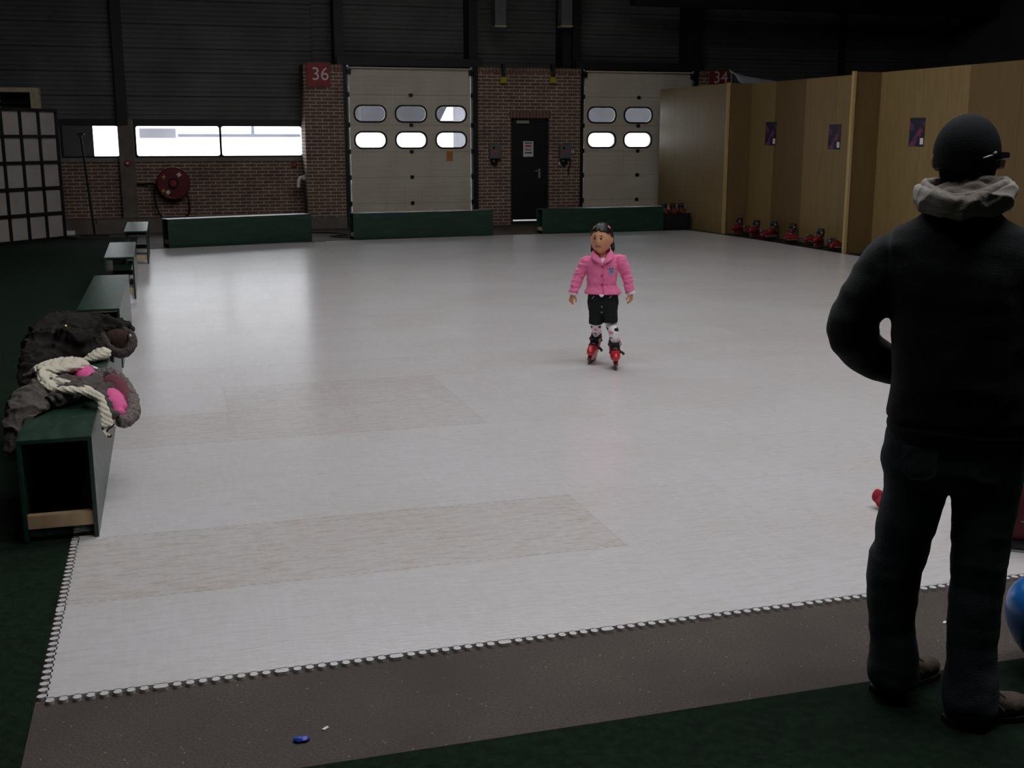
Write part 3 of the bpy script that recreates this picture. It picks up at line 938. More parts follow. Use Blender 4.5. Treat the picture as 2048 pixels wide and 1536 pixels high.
# pale sheet behind the partition
a = W(1457, 139, 20.2); b_ = W(1556, 163, 20.2)
mb = MB()
def sheet(u, v):
    x = a.x + (b_.x - a.x) * 1.25 * u; z = a.z - (a.z - b_.z) * 1.25 * u ** .8
    return Vector((x, 20.2 - .5 * v, z - v * .25 - .02 * math.sin(9 * v + 5 * u)))
mb.grid(sheet, 12, 9)
me = mb.mesh('canopy_sheet', 'tarp', 'all'); me = bake(me, [('SOLIDIFY', dict(thickness=.006))]); me.name = 'canopy_sheet'
cs = tag(link('canopy', None, None, (0, 0, 0)), 'pale grey tent sheet peeking over the partition beside number 34', 'canopy')
link('sheet', me, cs)
mb = MB()
for x, y_ in ((a.x + .04, 20.15), (a.x + .04, 19.75), (b_.x + .1, 20.15), (b_.x + .1, 19.75)):
    mb = MB(); mb.cyl((x, y_, 0), (x, y_, (a.z - .05 if x < b_.x else b_.z - .07) - (20.2 - y_) * .5), .015, 10); mb.build('pole', 'galvanised', cs, True)

# bits on the ground
c = G(603, 1482); tag(MB().ball((0, 0, .006), (.024, .014, .007), fn=lambda d: d * (1 + .3 * noise.noise(d * 3))).build('candy_wrapper', 'blue_foil', None, True, loc=(c.x, c.y, 0)), 'tiny blue scrap on the bare asphalt near the front', 'scrap')
for px, py, w_ in ((651, 1458, 'in front of the mat, near the blue scrap'), (1889, 1246, 'between the legs of the man in the cap')):
    c = G(px, py)
    tag(MB().box((-.011, -.005, 0), (.011, .005, .004), .001, Matrix.Rotation(R(40), 3, 'Z')).build('paper_scrap', 'white_card', loc=(c.x, c.y, 0)), 'tiny white scrap on the asphalt ' + w_, 'scrap')
# ---------------------------------------------------------------- cloth, skin and skate materials
pbr('skin', (.60, .275, .155), .55, .08, 12., spec=.3)
pbr('skin_tan', (.36, .17, .11), .55, .08, 12.)
pbr('lips', (.30, .09, .075), .45, .1, 20.)
pbr('hair', (.007, .0055, .005), .42, .3, 30., .4, 90., stretch=(1, 1, .2), spec=.35)
pbr('hair_short', (.007, .006, .0055), .85, .3, 30., .4, 90., spec=.1)
pbr('eye_white', (.55, .50, .47), .3, .03, 5.)
pbr('iris', (.010, .007, .006), .2, .1, 5.)
pbr('pink', (.80, .175, .36), .8, .10, 14., .3, 120., spec=.2, sheen=.2)
pbr('pink_dark', (.62, .10, .25), .8, .10, 14., spec=.2)
pbr('button_red', (.55, .03, .10), .35, .05, 5.)
pbr('badge_grey', (.26, .26, .40), .7, .2, 90.)
pbr('badge_dark', (.06, .04, .09), .7, .2, 30.)
pbr('white_cotton', (.72, .68, .72), .85, .05, 20.)
pbr('sock_pink', (.62, .22, .36), .85, .15, 40.)
pbr('black_denim', (.010, .012, .012), .8, .3, 30., .3, 200., spec=.2)
pbr('skate_red', (.50, .016, .024), .28, .1, 6., spec=.5)
pbr('skate_black', (.012, .012, .013), .55, .2, 20.)
pbr('wheel_grey', (.10, .08, .075), .5, .15, 20.)
pbr('buckle_grey', (.28, .27, .27), .4, .1, 10.)
pbr('fleece_black', (.013, .015, .016), .92, .25, 40., .4, 260., spec=.12, sheen=.12)
pbr('fleece_beige', (.34, .30, .265), .92, .08, 30., .3, 240., spec=.15, sheen=.2)
pbr('denim', (.036, .043, .052), .85, .3, 9., .5, 240., spec=.2)
pbr('denim_seam', (.045, .052, .06), .85, .2, 30.)
pbr('cap_black', (.010, .012, .013), .85, .2, 30., .3, 240., spec=.15)
pbr('shoe_brown', (.075, .052, .036), .6, .25, 16., .3, 90.)
pbr('lace', (.14, .11, .07), .8, .15, 30.)
pbr('sole_dark', (.018, .014, .012), .7, .2, 20.)
pbr('gloss_black', (.006, .006, .007), .12, .1, 5., spec=.6)
pbr('coat_grey', (.088, .076, .067), .85, .22, 20., .4, 120., spec=.2)
pbr('fur_grey', (.20, .165, .16), .95, .4, 55., .9, 170., spec=.1)
pbr('fur_dark', (.075, .058, .055), .95, .4, 55., .9, 170., spec=.1)
pbr('skate_red_shaded', (.20, .012, .016), .45, .2, 6., spec=.3)
pbr('pink_lining', (.70, .10, .30), .7, .15, 12., .3, 40.)
pbr('maroon_lining', (.14, .028, .045), .8, .2, 12., .3, 60.)
pbr('scarf_cream', (.60, .555, .45), .9, .12, 14., .7, 120., spec=.15, stretch=(1, .25, 1))
pbr('coat_brown', (.019, .016, .0145), .9, .3, 20., .5, 120., spec=.15)
pbr('fur_brown', (.055, .035, .026), .95, .4, 60., .9, 170., spec=.1)
pbr('gold', (.75, .50, .18), .25, .1, 5., metal=.8)
pbr('balloon_blue', (.012, .13, .42), .22, .06, 6., spec=.5)
pbr('bag_red', (.10, .010, .015), .7, .2, 9., .3, 60.)
pbr('mitten_red', (.36, .02, .04), .85, .15, 20., .3, 90.)


# ---------------------------------------------------------------- inline skate (toe towards -Y, origin on the ground)
SK = {}
def skate_meshes():
    m = MB()
    # hard red shell: rounded toe box, instep, heel
    m.loft([(0, -.02, .088, .036, .112), (0, -.022, .10, .042, .120), (0, -.026, .122, .044, .118), (0, -.02, .145, .041, .105), (0, .015, .165, .036, .072), (0, .03, .175, .03, .05)], 22, 2.4)
    shell_o = organic(m, 'boot_shell', 'skate_red', voxel=.005, smooth=3); SK['boot_shell'] = shell_o.data; bpy.data.objects.remove(shell_o)
    m = MB(); m.loft([(0, .005, .13, .036, .062), (0, .012, .16, .038, .062), (0, .028, .195, .041, .052), (0, .034, .235, .044, .05), (0, .032, .262, .047, .05), (0, .032, .266, .043, .046)], 20, 2.2)
    o = organic(m, 'liner', 'skate_black', voxel=.005, smooth=3, post=lambda p: Vector((p.x, p.y, p.z - .055 * max(0, min(1, (.01 - p.y) / .03)) * max(0, min(1, (p.z - .17) / .08))))); SK['liner'] = o.data; bpy.data.objects.remove(o)
    # red cuff wraps heel and both sides, open in front
    m = MB()
    rs = []
    for z, rx, ry, cy in ((.135, .046, .062, .024), (.17, .048, .060, .028), (.205, .051, .056, .032), (.232, .053, .054, .034)):
        r = []
        for k in range(17):
            t = R(-38 + 256 * k / 16); r.append(Vector((rx * math.cos(t), cy + ry * math.sin(t), z + .012 * math.sin(t))))
        r += [Vector((v.x * .9, cy + (v.y - cy) * .9, v.z)) for v in r[::-1]]
        rs.append(r)
    m.rings(rs); SK['cuff'] = m.mesh('cuff', 'skate_red', 50)
    for nm, pts in (('instep_strap', [(-.046, .0, .135), (-.034, -.035, .158), (0, -.047, .168), (.034, -.035, .158), (.05, .0, .14)]), ('ankle_strap', [(-.054, .03, .205), (-.044, -.012, .213), (0, -.028, .216), (.044, -.012, .213), (.056, .03, .205)])):
        m = MB(); m.tube(pts, (.004, .013), n=8, up=(0, -.3, 1)); SK[nm] = m.mesh(nm, 'skate_black', True)
    m = MB(); m.tube([(.046, -.008, .143), (.062, .0, .136), (.078, -.004, .118)], (.004, .011), n=8, up=(0, .3, 1)); SK['strap_tail'] = m.mesh('strap_tail', 'skate_black', True)
    m = MB(); m.box((-.012, -.05, .158), (.016, -.042, .184), .003); m.box((.036, -.026, .2), (.052, -.004, .226), .003); SK['buckle'] = m.mesh('buckle', 'buckle_grey', True)
    m = MB()
    for s in (-1, 1):
        m.prism([(-.112, .042), (-.075, .036), (.08, .036), (.112, .042), (.10, .072), (.06, .096), (-.085, .098), (-.10, .075)], s * .017, s * .0125, lambda u, v, d: Vector((d, u, v)))
    m.box((-.022, -.1, .078), (.022, .08, .1), .004); SK['frame'] = m.mesh('frame', 'skate_red', True)
    m = MB(); m.tube([(0, .028 * math.cos(t), .028 * math.sin(t)) for t in [2 * math.pi * k / 20 for k in range(20)]], (.0105, .009), n=10, sub=1, close=True, up=(1, 0, 0)); SK['wheel'] = m.mesh('wheel', 'wheel_grey', True)
    m = MB(); m.cyl((-.010, 0, 0), (.010, 0, 0), .021, 16); SK['hub'] = m.mesh('hub', 'buckle_grey', True)
skate_meshes()


def skate(root, wheels=True):
    for nm in ('boot_shell', 'liner', 'cuff', 'instep_strap', 'ankle_strap', 'strap_tail', 'buckle', 'frame'):
        o = link(nm, SK[nm], root)
        if nm == 'frame' and wheels:
            fr = o
    if wheels:
        for k in range(4):
            w_ = link('wheel', SK['wheel'], root); w_.location = (0, -.092 + k * .061, .037)
    return root


# ---------------------------------------------------------------- heads and hands
def gauss(d, c, s):
    return math.exp(-(d - Vector(c).normalized()).length_squared / (2 * s * s))


def face(d):
    """unit direction (face looks to -Y) -> shaped head direction"""
    k = 1.
    k += .125 * gauss(d, (0, -.97, -.17), .10) + .05 * gauss(d, (0, -.98, -.02), .09) + .03 * gauss(d, (.09, -.96, -.22), .07) + .03 * gauss(d, (-.09, -.96, -.22), .07)
    for s in (-1, 1):
        k += -.055 * gauss(d, (.33 * s, -.92, .03), .13) + .022 * gauss(d, (.3 * s, -.9, .24), .17) + .045 * gauss(d, (.46 * s, -.78, -.3), .27)
    k += .05 * gauss(d, (0, -.86, -.47), .13) - .03 * gauss(d, (0, -.84, -.62), .07) + .06 * gauss(d, (0, -.66, -.78), .17)
    v = d * k
    if v.z < 0: v.x *= 1 - .15 * (-v.z) ** 1.6
    if v.z < -.3 and v.y > 0: v.y *= .85
    return v


def add_head(mb, c, r, rot, ear=1.):
    mb.ball(c, r, rot, 48, face)
    for s in (-1, 1):
        e = Vector(c) + rot @ Vector((s * r[0] * ear, r[1] * .08, -r[2] * .04))
        mb.ball(e, (r[0] * .13, r[1] * .18, r[2] * .22), rot @ Matrix.Rotation(R(18 * s), 3, 'Z'), 14)


def add_hand(mb, wrist, along, side, curl, L, thumb=1):
    """palm plus four unequal bent fingers and a thumb that leaves the side of the palm"""
    a = Vector(along).normalized(); s = Vector(side); s = (s - a * s.dot(a)).normalized(); n = a.cross(s)
    if n.dot(Vector(curl)) < 0: n = -n
    w = Vector(wrist); pw = L * .40; pl = L * .48
    mb.tube([w - a * L * .12, w + a * L * .1, w + a * pl * .6, w + a * pl], [(L * .15, L * .115), (L * .18, L * .115), (pw * .5, L * .115), (pw * .46, L * .10)], n=14, up=n)
    for k, (fl, c_) in enumerate(((.44, .55), (.50, .62), (.47, .72), (.37, .85))):
        b = w + a * pl * .95 + s * pw * (.36 - .24 * k)
        p = [b]; ang = 0.
        for seg, da in ((.42, c_ * .7), (.32, c_), (.26, c_ * .8)):
            ang += da; p.append(p[-1] + (a * math.cos(ang) + n * math.sin(ang)) * (L * fl * seg))
        mb.tube([b - a * L * .1] + p, [L * .062, L * .068, L * .064, L * .058, L * .048], n=8, sub=3)
    b = w + a * pl * .22 + s * pw * .36
    mb.tube([b, b + (s * .8 + a * .5 + n * .25) * L * .16, b + (s * .75 + a * 1.1 + n * .6) * L * .24, b + (s * .5 + a * 1.5 + n * 1.0) * L * .28], [L * .08, L * .075, L * .066, L * .05], n=8, sub=3)


def snapper(o):
    bv = BVHTree.FromPolygons([v.co.copy() for v in o.data.vertices], [tuple(p.vertices) for p in o.data.polygons])
    def f(x, z, y0=-1., dy=1.):
        h = bv.ray_cast(Vector((x, y0, z)), Vector((0, dy, 0)))
        return (h[0], h[1]) if h[0] is not None else (Vector((x, 0, z)), Vector((0, -1, 0)))
    return f


# ================================================================ the girl
C = Frame((3.09, 8.0, 0))
girl = thing('person', 'girl in pink jacket, black shorts and red inline skates standing on the white rink', 'person', (3.09, 8.0, 0), -C.th)
SKS = []                                    # where each skate stands, and the ankle that goes into it
for (px, py, yaw, roll, back) in ((1180, 727, -14, 7.5, .05), (1232.3, 741, 3, -2.5, .09)):
    w0 = G(px, py, TH); rel = w0 - Vector((3.09, 8.0, 0))
    m_ = Matrix.Translation(Vector((rel.dot(C.x), rel.dot(C.y), TH - .001)) + Matrix.Rotation(R(yaw), 3, 'Z') @ Vector((0, back, 0))) @ Matrix.Rotation(R(yaw), 4, 'Z') @ Matrix.Rotation(R(roll), 4, 'Y') @ Matrix.Scale(.87, 4)
    SKS.append((m_, m_ @ Vector((0, .03, .20)), m_ @ Vector((0, .02, .29))))
HR = (.0775, .092, .110)
hc = C(1203, 478.5, .0)
hrot = Matrix.Rotation(R(-17), 3, 'Z') @ Matrix.Rotation(R(-4), 3, 'X')
wl, wr_ = C(1147, 585, -.03), C(1261.5, 583.5, -.03)
shl, shr = C(1177, 519, .01), C(1236, 517, .01)
ell, elr = C(1158, 552, .0), C(1253, 550, .0)
al, ar = SKS[0][1], SKS[1][1]
mb = MB()
add_head(mb, hc, HR, hrot, 1.01)
nk = C(1205, 522, .01)
mb.tube([hc + Vector((0, .015, -.05)), C(1204, 508, .01), nk], [.042, .036, .045])
mb.loft([(*C(1206, y, .0)[:2], C(1206, y, 0).z, rx, ry) for y, rx, ry in ((520, .05, .045), (526, .085, .055), (545, .088, .06), (570, .085, .062), (600, .092, .066), (618, .085, .06))], 18)
mb.tube([shl, ell, wl], [.034, .028, .021]); mb.tube([shr, elr, wr_], [.034, .028, .021])
mb.tube([C(1191, 605, 0), C(1191.5, 636, .02), C(1191, 650, .05), SKS[0][2], al], [.05, .032, .030, .026, .022]); mb.tube([C(1219, 605, 0), C(1220.5, 634, -.01), C(1222.5, 650, -.015), SKS[1][2], ar], [.05, .034, .030, .026, .022])
add_hand(mb, wl + Vector((-.004, 0, -.012)), C(1141, 606, -.04) - wl, (.9, -.5, .0), (.3, .35, 0), .098)
add_hand(mb, wr_ + Vector((.004, 0, -.012)), C(1261, 606, -.045) - wr_, (-.5, -.85, .0), (-.6, .3, 0), .098)
hinv = hrot.inverted()
def girl_col(p, n):
    q = hinv @ (p - hc)
    if q.y < -.05 and abs(q.x) < .023 and abs(q.z + HR[2] * .47) < .008 - .10 * abs(q.x) * abs(q.x) / .02: return 1
    return 0
body = organic(mb, 'body', ['skin', 'lips'], girl, .0036, 3, colour=girl_col)
for s in (-1, 1):
    d = Vector((.33 * s, -.92, .035)).normalized()
    e = hc + hrot @ Vector((d.x * HR[0] * .90, d.y * HR[1] * .915, d.z * HR[2]))
    eb = MB().ball((0, 0, 0), (.0150, .008, .0066), hrot, 16).build('eye', 'eye_white', girl, 'all', loc=e)
    MB().ball((0, 0, 0), (.0092, .0036, .0066), hrot, 14).build('iris', 'iris', eb, 'all', loc=hrot @ Vector((-.002, -.0068, 0)))
    mb = MB(); pts = []
    for t in (-1, -.3, .4, 1):
        dd = Vector(((.33 + .15 * t) * s, -.92, .225 - .035 * t * t)).normalized(); dd = face(dd)
        pts.append(hrot @ Vector((dd.x * HR[0], dd.y * HR[1], dd.z * HR[2])) * 1.005 + hc)
    mb.tube(pts, [.0012, .0024, .0024, .0012], n=6, sub=3); mb.build('eyebrow', 'hair', girl, True)
    mb = MB(); pts = []
    for t in (-1, -.4, .3, 1):
        dd = Vector(((.33 + .15 * t) * s, -.92, .095 - .045 * t * t)).normalized()
        pts.append(hrot @ Vector((dd.x * HR[0] * .94, dd.y * HR[1] * .99, dd.z * HR[2])) + hc)
    mb.tube(pts, .0016, n=6, sub=3); mb.build('eyelash', 'hair', girl, True)
hr = tuple(v * 1.075 for v in HR)
def keep_hair(d):
    line = .50 - .18 * abs(d.x) + .0 if d.y < -.35 else .50 - (d.y + .35) * 1.5
    if abs(d.x) > .55 and -.45 < d.y < .2: line = max(line, .16 - .5 * (d.y + .2))
    return d.z > max(line, -.28)
shell(hc + hrot @ Vector((0, .004, .002)), hr, hrot, keep_hair, girl, 'hair', 'hair', .010, 56, lambda d: 1 - .03 * math.exp(-(d.x / .05) ** 2) * (1 if d.y < .3 else 0) + .02 * abs(math.sin(d.x * 28)) * .3, 2)
# bare skin line of the centre parting
mb = MB(); pts = []
for t in (34, 44, 56, 70, 84):
    d = Vector((0, -math.cos(R(t)), math.sin(R(t)))); pts.append(hc + hrot @ Vector((-.004, d.y * hr[1] * 1.012 + .004, d.z * hr[2] * 1.012)))
mb.tube(pts, .0022, n=6, sub=3); mb.build('parting', 'skin_tan', girl, True)
for pts in ([C(1187, 487, .05), C(1185.5, 493, .03), C(1185, 500, .0), C(1184.5, 507, -.01)], [C(1224, 484, .05), C(1225, 490, .04), C(1226, 498, .02), C(1226.5, 504, .01)]):
    mb = MB(); mb.tube(pts, [.014, .016, .014, .004], n=10); mb.build('pigtail', 'hair', girl, True)
mb = MB(); mb.tube([C(1216, 451.5, -.045), C(1218.2, 454.2, -.05), C(1220.5, 457, -.05)], [.004, .006, .005], n=8); mb.build('hair_clip', 'pink', girl, True)
mb = MB(); mb.tube([C(1191, 452, -.045), C(1188, 455, -.05), C(1186, 457.5, -.045)], [.003, .004, .003], n=8); mb.build('hair_clip', 'buckle_grey', girl, True)

mb = MB()
def cs(px, py, d, rx, ry): p = C(px, py, d); return (p.x, p.y - d, p.z, rx, ry)
mb.loft([cs(1205, 589.5, -.1, .140, .108), cs(1205, 585, -.1, .132, .103), cs(1204.5, 577, -.09, .114, .092), cs(1204, 571, -.09, .106, .086), cs(1204, 567, -.09, .108, .088), cs(1204.5, 550, -.08, .112, .088), cs(1205.5, 531, -.07, .113, .082), cs(1206, 520, -.04, .100, .070), cs(1206, 513, -.0, .085, .060), cs(1206, 506, -.0, .058, .050)], 26, 2.2)
mb.tube([C(1184, 521, .01), C(1173, 524, .0), C(1165, 537, .0), ell, C(1151, 572, -.02), wl], [.034, .041, .041, .037, .034, .033], n=16)
mb.tube([C(1229, 519, .01), C(1240, 521, .0), C(1246.5, 534, .0), elr, C(1257.5, 572, -.02), wr_], [.034, .041, .041, .037, .034, .033], n=16)
mb.ball(C(1244.5, 517.5, 0), (.026, .03, .022)); mb.ball(C(1168, 520, 0), (.024, .03, .022))
def jf(p):
    a = abs(p.x - C(1206, 550).x)
    k = 1.6 if a > .11 else .55
    return k * wr(.0075, 17, (.6, .6, 1.6), 3.)(p) - (.0035 * math.exp(-((p.z - C(1204, 571, -.09).z) / .006) ** 2) if a < .115 else 0)
vz0, vz1, vx = C(1205, 525, -.08).z, C(1205, 503, -.05).z, C(1205, 525, -.08).x
def vneck(p):                               # open the front in a V down to the first button
    if p.y < .02 and p.z > vz0 and abs(p.x - vx) < .002 + .042 * min(1, (p.z - vz0) / (vz1 - vz0)): return Vector((p.x, max(p.y, .01), p.z - .004))
    return p
jk = organic(mb, 'jacket', 'pink', girl, .0055, 4, fold=jf, post=vneck)
sn = snapper(jk)
def patch(name, px, py, pts, mat, thick, parent, off=.0005, dd=-.09):
    """small sewn-on piece that follows the cloth; pts in metres round the point (px, py)"""
    c = C(px, py, dd); mb = MB(); f = []; b = []
    for u, v in pts:
        p, n = sn(c.x + u, c.z + v); f.append(p - Vector((0, off + thick, 0))); b.append(p + Vector((0, .004, 0)))
    mb.rings([b, f]); return mb.build(name, mat, parent, True)
for py, px in ((533, 1204.5), (551, 1203.5), (569.5, 1204)):
    patch('button', px, py, outline(.017, .017, .0084, 4), 'button_red', .005, girl)
bd = patch('badge', 1223, 543, [(-.018, .026), (.018, .026), (.02, .012), (.019, -.012), (.009, -.026), (-.009, -.026), (-.019, -.012), (-.02, .012)], 'badge_grey', .003, girl)
for u, v, s in ((-.010, .016, .006), (.009, .017, .006), (.0, -.002, .005), (.004, .0, .004)):
    patch('badge_mark', 1223, 543, [(u + s * math.cos(t), v + s * math.sin(t)) for t in [k * math.pi / 4 for k in range(8)]], 'badge_dark', .0045, girl)
for px in (1188, 1223):
    patch('pocket_flap', px, 570.5, [(-.03, .010), (.03, .012), (.029, -.010), (-.029, -.012)], 'pink', .005, girl)
# placket edge
patch('placket', 1207, 556, [(-.002, .085), (.002, .085), (.003, -.12), (-.001, -.12)], 'pink_dark', .0015, girl)
# lapels and stand-up collar
for s in (-1, 1):
    m = MB()
    up_ = [C(1204 + s * 6, 499, .055), C(1204 + s * 14.5, 496, .035), C(1204 + s * 17.5, 497.5, .0), C(1204 + s * 14, 505, -.045), C(1205 + s * 8, 514.5, -.075), C(1205 + s * 1., 525, -.095)]
    lo_ = [C(1204 + s * 7, 508, .065), C(1205 + s * 18, 507, .05), C(1205 + s * 23, 509, .0), C(1205 + s * 22, 514, -.055), C(1205 + s * 18.5, 521.5, -.084), C(1205 + s * 3, 528, -.098)]
    for i in range(len(up_)):
        if i >= 3:
            for L_, o_ in ((lo_, .004), (up_, .010)):
                p, n = sn(L_[i].x, L_[i].z); L_[i] = Vector((L_[i].x, min(L_[i].y, p.y - o_), L_[i].z))
    m.grid(lambda u, v: up_[round(u * 5)].lerp(lo_[round(u * 5)], v) + Vector((s * .006 * math.sin(v * 3.14), -.006 * math.sin(v * 3.14), 0)), 6, 5)
    me = m.mesh('collar', 'pink', 'all'); me = bake(me, [('SUBSURF', dict(levels=2, render_levels=2)), ('SOLIDIFY', dict(thickness=.006, offset=0.))]); me.name = 'collar'
    me.polygons.foreach_set('use_smooth', [True] * len(me.polygons)); link('collar', me, girl)
mb = MB(); mb.ball(C(1205, 520, -.030), (.030, .036, .02)); mb.ball(C(1205, 524, -.045), (.016, .032, .02)); mb.build('shirt_front', 'white_cotton', girl, True)
for a, b in ((wl, C(1146, 590, -.033)), (wr_, C(1263, 588.5, -.033))):
    mb = MB(); mb.tube([a + (a - b) * .5, a.lerp(b, .5), b], [.033, .034, .032], n=16, sub=2); mb.build('shirt_cuff', 'white_cotton', girl, True)

mb = MB()
mb.loft([cs(1206, 584, -.07, .100, .08), cs(1206, 592, -.07, .112, .086), cs(1206, 606, -.07, .116, .088), cs(1206, 620, -.06, .112, .082), cs(1206, 629, -.06, .098, .07)], 24, 2.3)
mb.tube([C(1193, 616, -.01), C(1192, 632, -.01), C(1191, 648, -.01)], [(.055, .066), (.052, .062), (.048, .06)], n=20, sub=3)
mb.tube([C(1219, 616, -.01), C(1219.5, 632, -.015), C(1219.5, 645.5, -.02)], [(.058, .066), (.058, .062), (.057, .06)], n=20, sub=3)
sh = organic(mb, 'shorts', 'black_denim', girl, .006, 4, fold=wr(.004, 14, (1, 1, 1.3), 8.))
sn = snapper(sh)
for px, py in ((1203.5, 613.5), (1203.2, 625)):
    patch('stud', px, py, outline(.012, .012, .0058, 3), 'buckle_grey', .004, girl, dd=-.085)
for px, py in ((1186, 595.5), (1221, 594)):
    patch('belt_ring', px, py, [(-.012, -.010), (-.004, -.012), (.012, .008), (.006, .012)], 'buckle_grey', .005, girl, dd=-.09)
mb = MB(); mb.tube([C(1199, 589, -.112), C(1203, 592, -.114), C(1207, 590, -.112)], [.006, .010, .006], n=8); mb.build('shirt_hem', 'white_cotton', girl, True)

for k, (pts, rd) in enumerate((([C(1191.5, 636, .02), C(1191, 650, .05), SKS[0][2], al], [.042, .039, .036, .034]), ([C(1220.5, 634, -.01), C(1222.5, 650, -.015), SKS[1][2], ar], [.045, .042, .038, .034]))):
    m = MB(); m.tube(pts, rd, n=20)
    cxy = pts[1]; cz = C(1190 if k == 0 else 1224, 665, -.04)
    def sc(p, n, cz=cz, cx=pts[1].x):
        x, z = p.x - cx, p.z - cz.z
        if n.y > -.1 and abs(x) < .02: return 0
        if abs(z - .030) < .008 + .22 * (abs(x) - .024) and .022 < abs(x) < .06: return 1
        if (x / .017) ** 2 + ((z - .008) / .011) ** 2 < 1: return 2
        if (x / .008) ** 2 + ((z + .030) / .005) ** 2 < 1: return 1
        if noise.noise(Vector((x, p.y, z)) * 60) > .42 and z < -.0: return 2
        return 0
    organic(m, 'sock', ['white_cotton', 'black_denim', 'sock_pink'], girl, .004, 2, colour=sc)

for m_, a_, b_ in SKS:
    b = link('inline_skate', None, girl); l_, r_, s_ = m_.decompose()
    b.location = l_; b.rotation_euler = r_.to_euler(); b.scale = s_
    skate(b)

# ================================================================ the man seen from behind
MA = (2.14, 2.75, 0)
M = Frame(MA)
man = thing('person', 'man in black cap, black jacket and dark jeans seen from behind', 'person', MA, -M.th)
def loc_of(w): r = Vector(w) - Vector(MA); return Vector((r.dot(M.x), r.dot(M.y), w[2]))
def ms(xl, xr, py, ry, d=0., sh=0.):
    a, b = M(xl, py, d), M(xr, py, d)
    return ((a.x + b.x) / 2, d + sh, (a.z + b.z) / 2, abs(b.x - a.x) / 2, ry)
MH = (.076, .096, .116)
mc = M(1936, 318, .0)
mrot = Matrix.Rotation(R(180 + 6), 3, 'Z')
mb = MB()
add_head(mb, mc, MH, mrot, 1.17)
mb.tube([mc + Vector((0, -.01, -.06)), M(1932, 400, -.005), M(1928, 440, 0)], [.06, .058, .075])
mb.loft([ms(1850, 2005, 445, .07), ms(1790, 2055, 480, .085), ms(1810, 2035, 560, .11), ms(1815, 2030, 700, .11), ms(1805, 2030, 850, .11), ms(1810, 2010, 930, .11)], 24, 2.2)
mb.tube([M(1805, 520, 0), M(1752, 585, 0), M(1712, 655, .0), M(1745, 720, .10), M(1830, 742, .2)], [.055, .048, .042, .036, .030])
mb.tube([M(2040, 520, 0), M(2092, 585, 0), M(2135, 655, .0), M(2105, 720, .10), M(2015, 742, .2)], [.055, .048, .042, .036, .030])
add_hand(mb, M(1835, 744, .2), (.9, .1, -.45), (0, .2, 1), (0, -1, 0), .18)
add_hand(mb, M(2010, 744, .2), (-.9, .1, -.45), (0, .2, 1), (0, -1, 0), .18)
mb.tube([M(1835, 930, 0), M(1800, 1130, 0), M(1790, 1340, .02)], [.085, .06, .042]); mb.tube([M(1970, 930, 0), M(1958, 1150, -.03), M(1945, 1400, -.06)], [.085, .06, .042])
organic(mb, 'body', 'skin_tan', man, .008, 3)

# jacket
mb = MB()
mb.loft([ms(1783, 2058, 874, .128), ms(1774, 2066, 868, .138), ms(1772, 2068, 850, .142), ms(1775, 2066, 812, .142), ms(1783, 2062, 770, .148), ms(1784, 2060, 700, .148), ms(1783, 2060, 640, .148), ms(1775, 2066, 580, .148), ms(1762, 2080, 530, .142), ms(1760, 2082, 490, .128), ms(1785, 2064, 460, .11), ms(1838, 2015, 436, .095), ms(1860, 2000, 420, .085)], 36, 2.3)
mb.tube([M(1822, 506, 0), M(1785, 520, 0), M(1754, 572, -.005), M(1716, 622, -.005), M(1704, 658, .0), M(1726, 700, .06), M(1776, 728, .12), M(1838, 740, .17)], [.062, .076, .080, .070, .066, .064, .058, .050], n=20)
mb.tube([M(2022, 506, 0), M(2060, 520, 0), M(2090, 572, -.005), M(2130, 622, -.005), M(2142, 658, .0), M(2120, 700, .06), M(2070, 728, .12), M(2008, 740, .17)], [.075, .083, .080, .070, .066, .064, .058, .050], n=20)
cx = M(1922, 600).x
def mjf(p):
    a = abs(p.x - cx); k = 1.5 if a > .22 else .7
    if p.z < M(1925, 840).z: k = .35
    seam = .006 * math.exp(-((p.z - M(1925, 842).z) / .008) ** 2) if a < .26 else 0
    arm = .006 * math.exp(-((a - .205 - .25 * max(0, M(1920, 560).z - p.z)) / .008) ** 2) if p.z > M(1920, 590).z and p.y < .02 else 0
    return k * wr(.008, 7.5, (.8, .8, 1.3), 1.7)(p) - seam - arm
mj = organic(mb, 'jacket', 'fleece_black', man, .0095, 5, fold=mjf)

# hood lying in rolls round the neck
def ringt(mb, pts, r, n=14): mb.tube([M(*p) for p in pts], r, n=n, close=True, up=(0, 0, 1), sub=5)
mb = MB()
ringt(mb, [(1852, 404, .0), (1868, 416, -.075), (1925, 420, -.112), (1985, 411, -.085), (2012, 394, -.01), (1985, 390, .09), (1930, 396, .12), (1870, 396, .09)], (.026, .024))
ringt(mb, [(1838, 394, .01), (1858, 405, -.085), (1915, 415, -.132), (1985, 404, -.100), (2026, 383, -.01), (1985, 380, .085), (1930, 384, .11), (1868, 382, .085)], (.018, .020))
ringt(mb, [(1836, 382, .01), (1862, 394, -.090), (1915, 407, -.138), (1975, 397, -.108), (2024, 376, -.02), (1985, 375, .085), (1930, 380, .11), (1868, 380, .085)], (.014, .020))
organic(mb, 'hood', 'fleece_beige', man, .0055, 2, fold=crease(.010, 9, 5.))
mb = MB()
ringt(mb, [(1849, 368, .02), (1862, 378, -.055), (1885, 390, -.105), (1916, 397, -.130), (1955, 391, -.122), (1990, 377, -.085), (2012, 364, -.02), (1985, 366, .07), (1930, 370, .09), (1880, 366, .08)], (.010, .014))
ringt(mb, [(1850, 378, .02), (1866, 388, -.06), (1890, 399, -.105), (1920, 404, -.128), (1958, 398, -.118), (1992, 386, -.08), (2012, 374, -.02), (1985, 374, .07), (1930, 378, .09), (1880, 376, .08)], (.010, .014))
o_ = organic(mb, 'hood_rim', 'fleece_beige', man, .005, 2, fold=wr(.004, 16, (1, 1, 2), 8.))
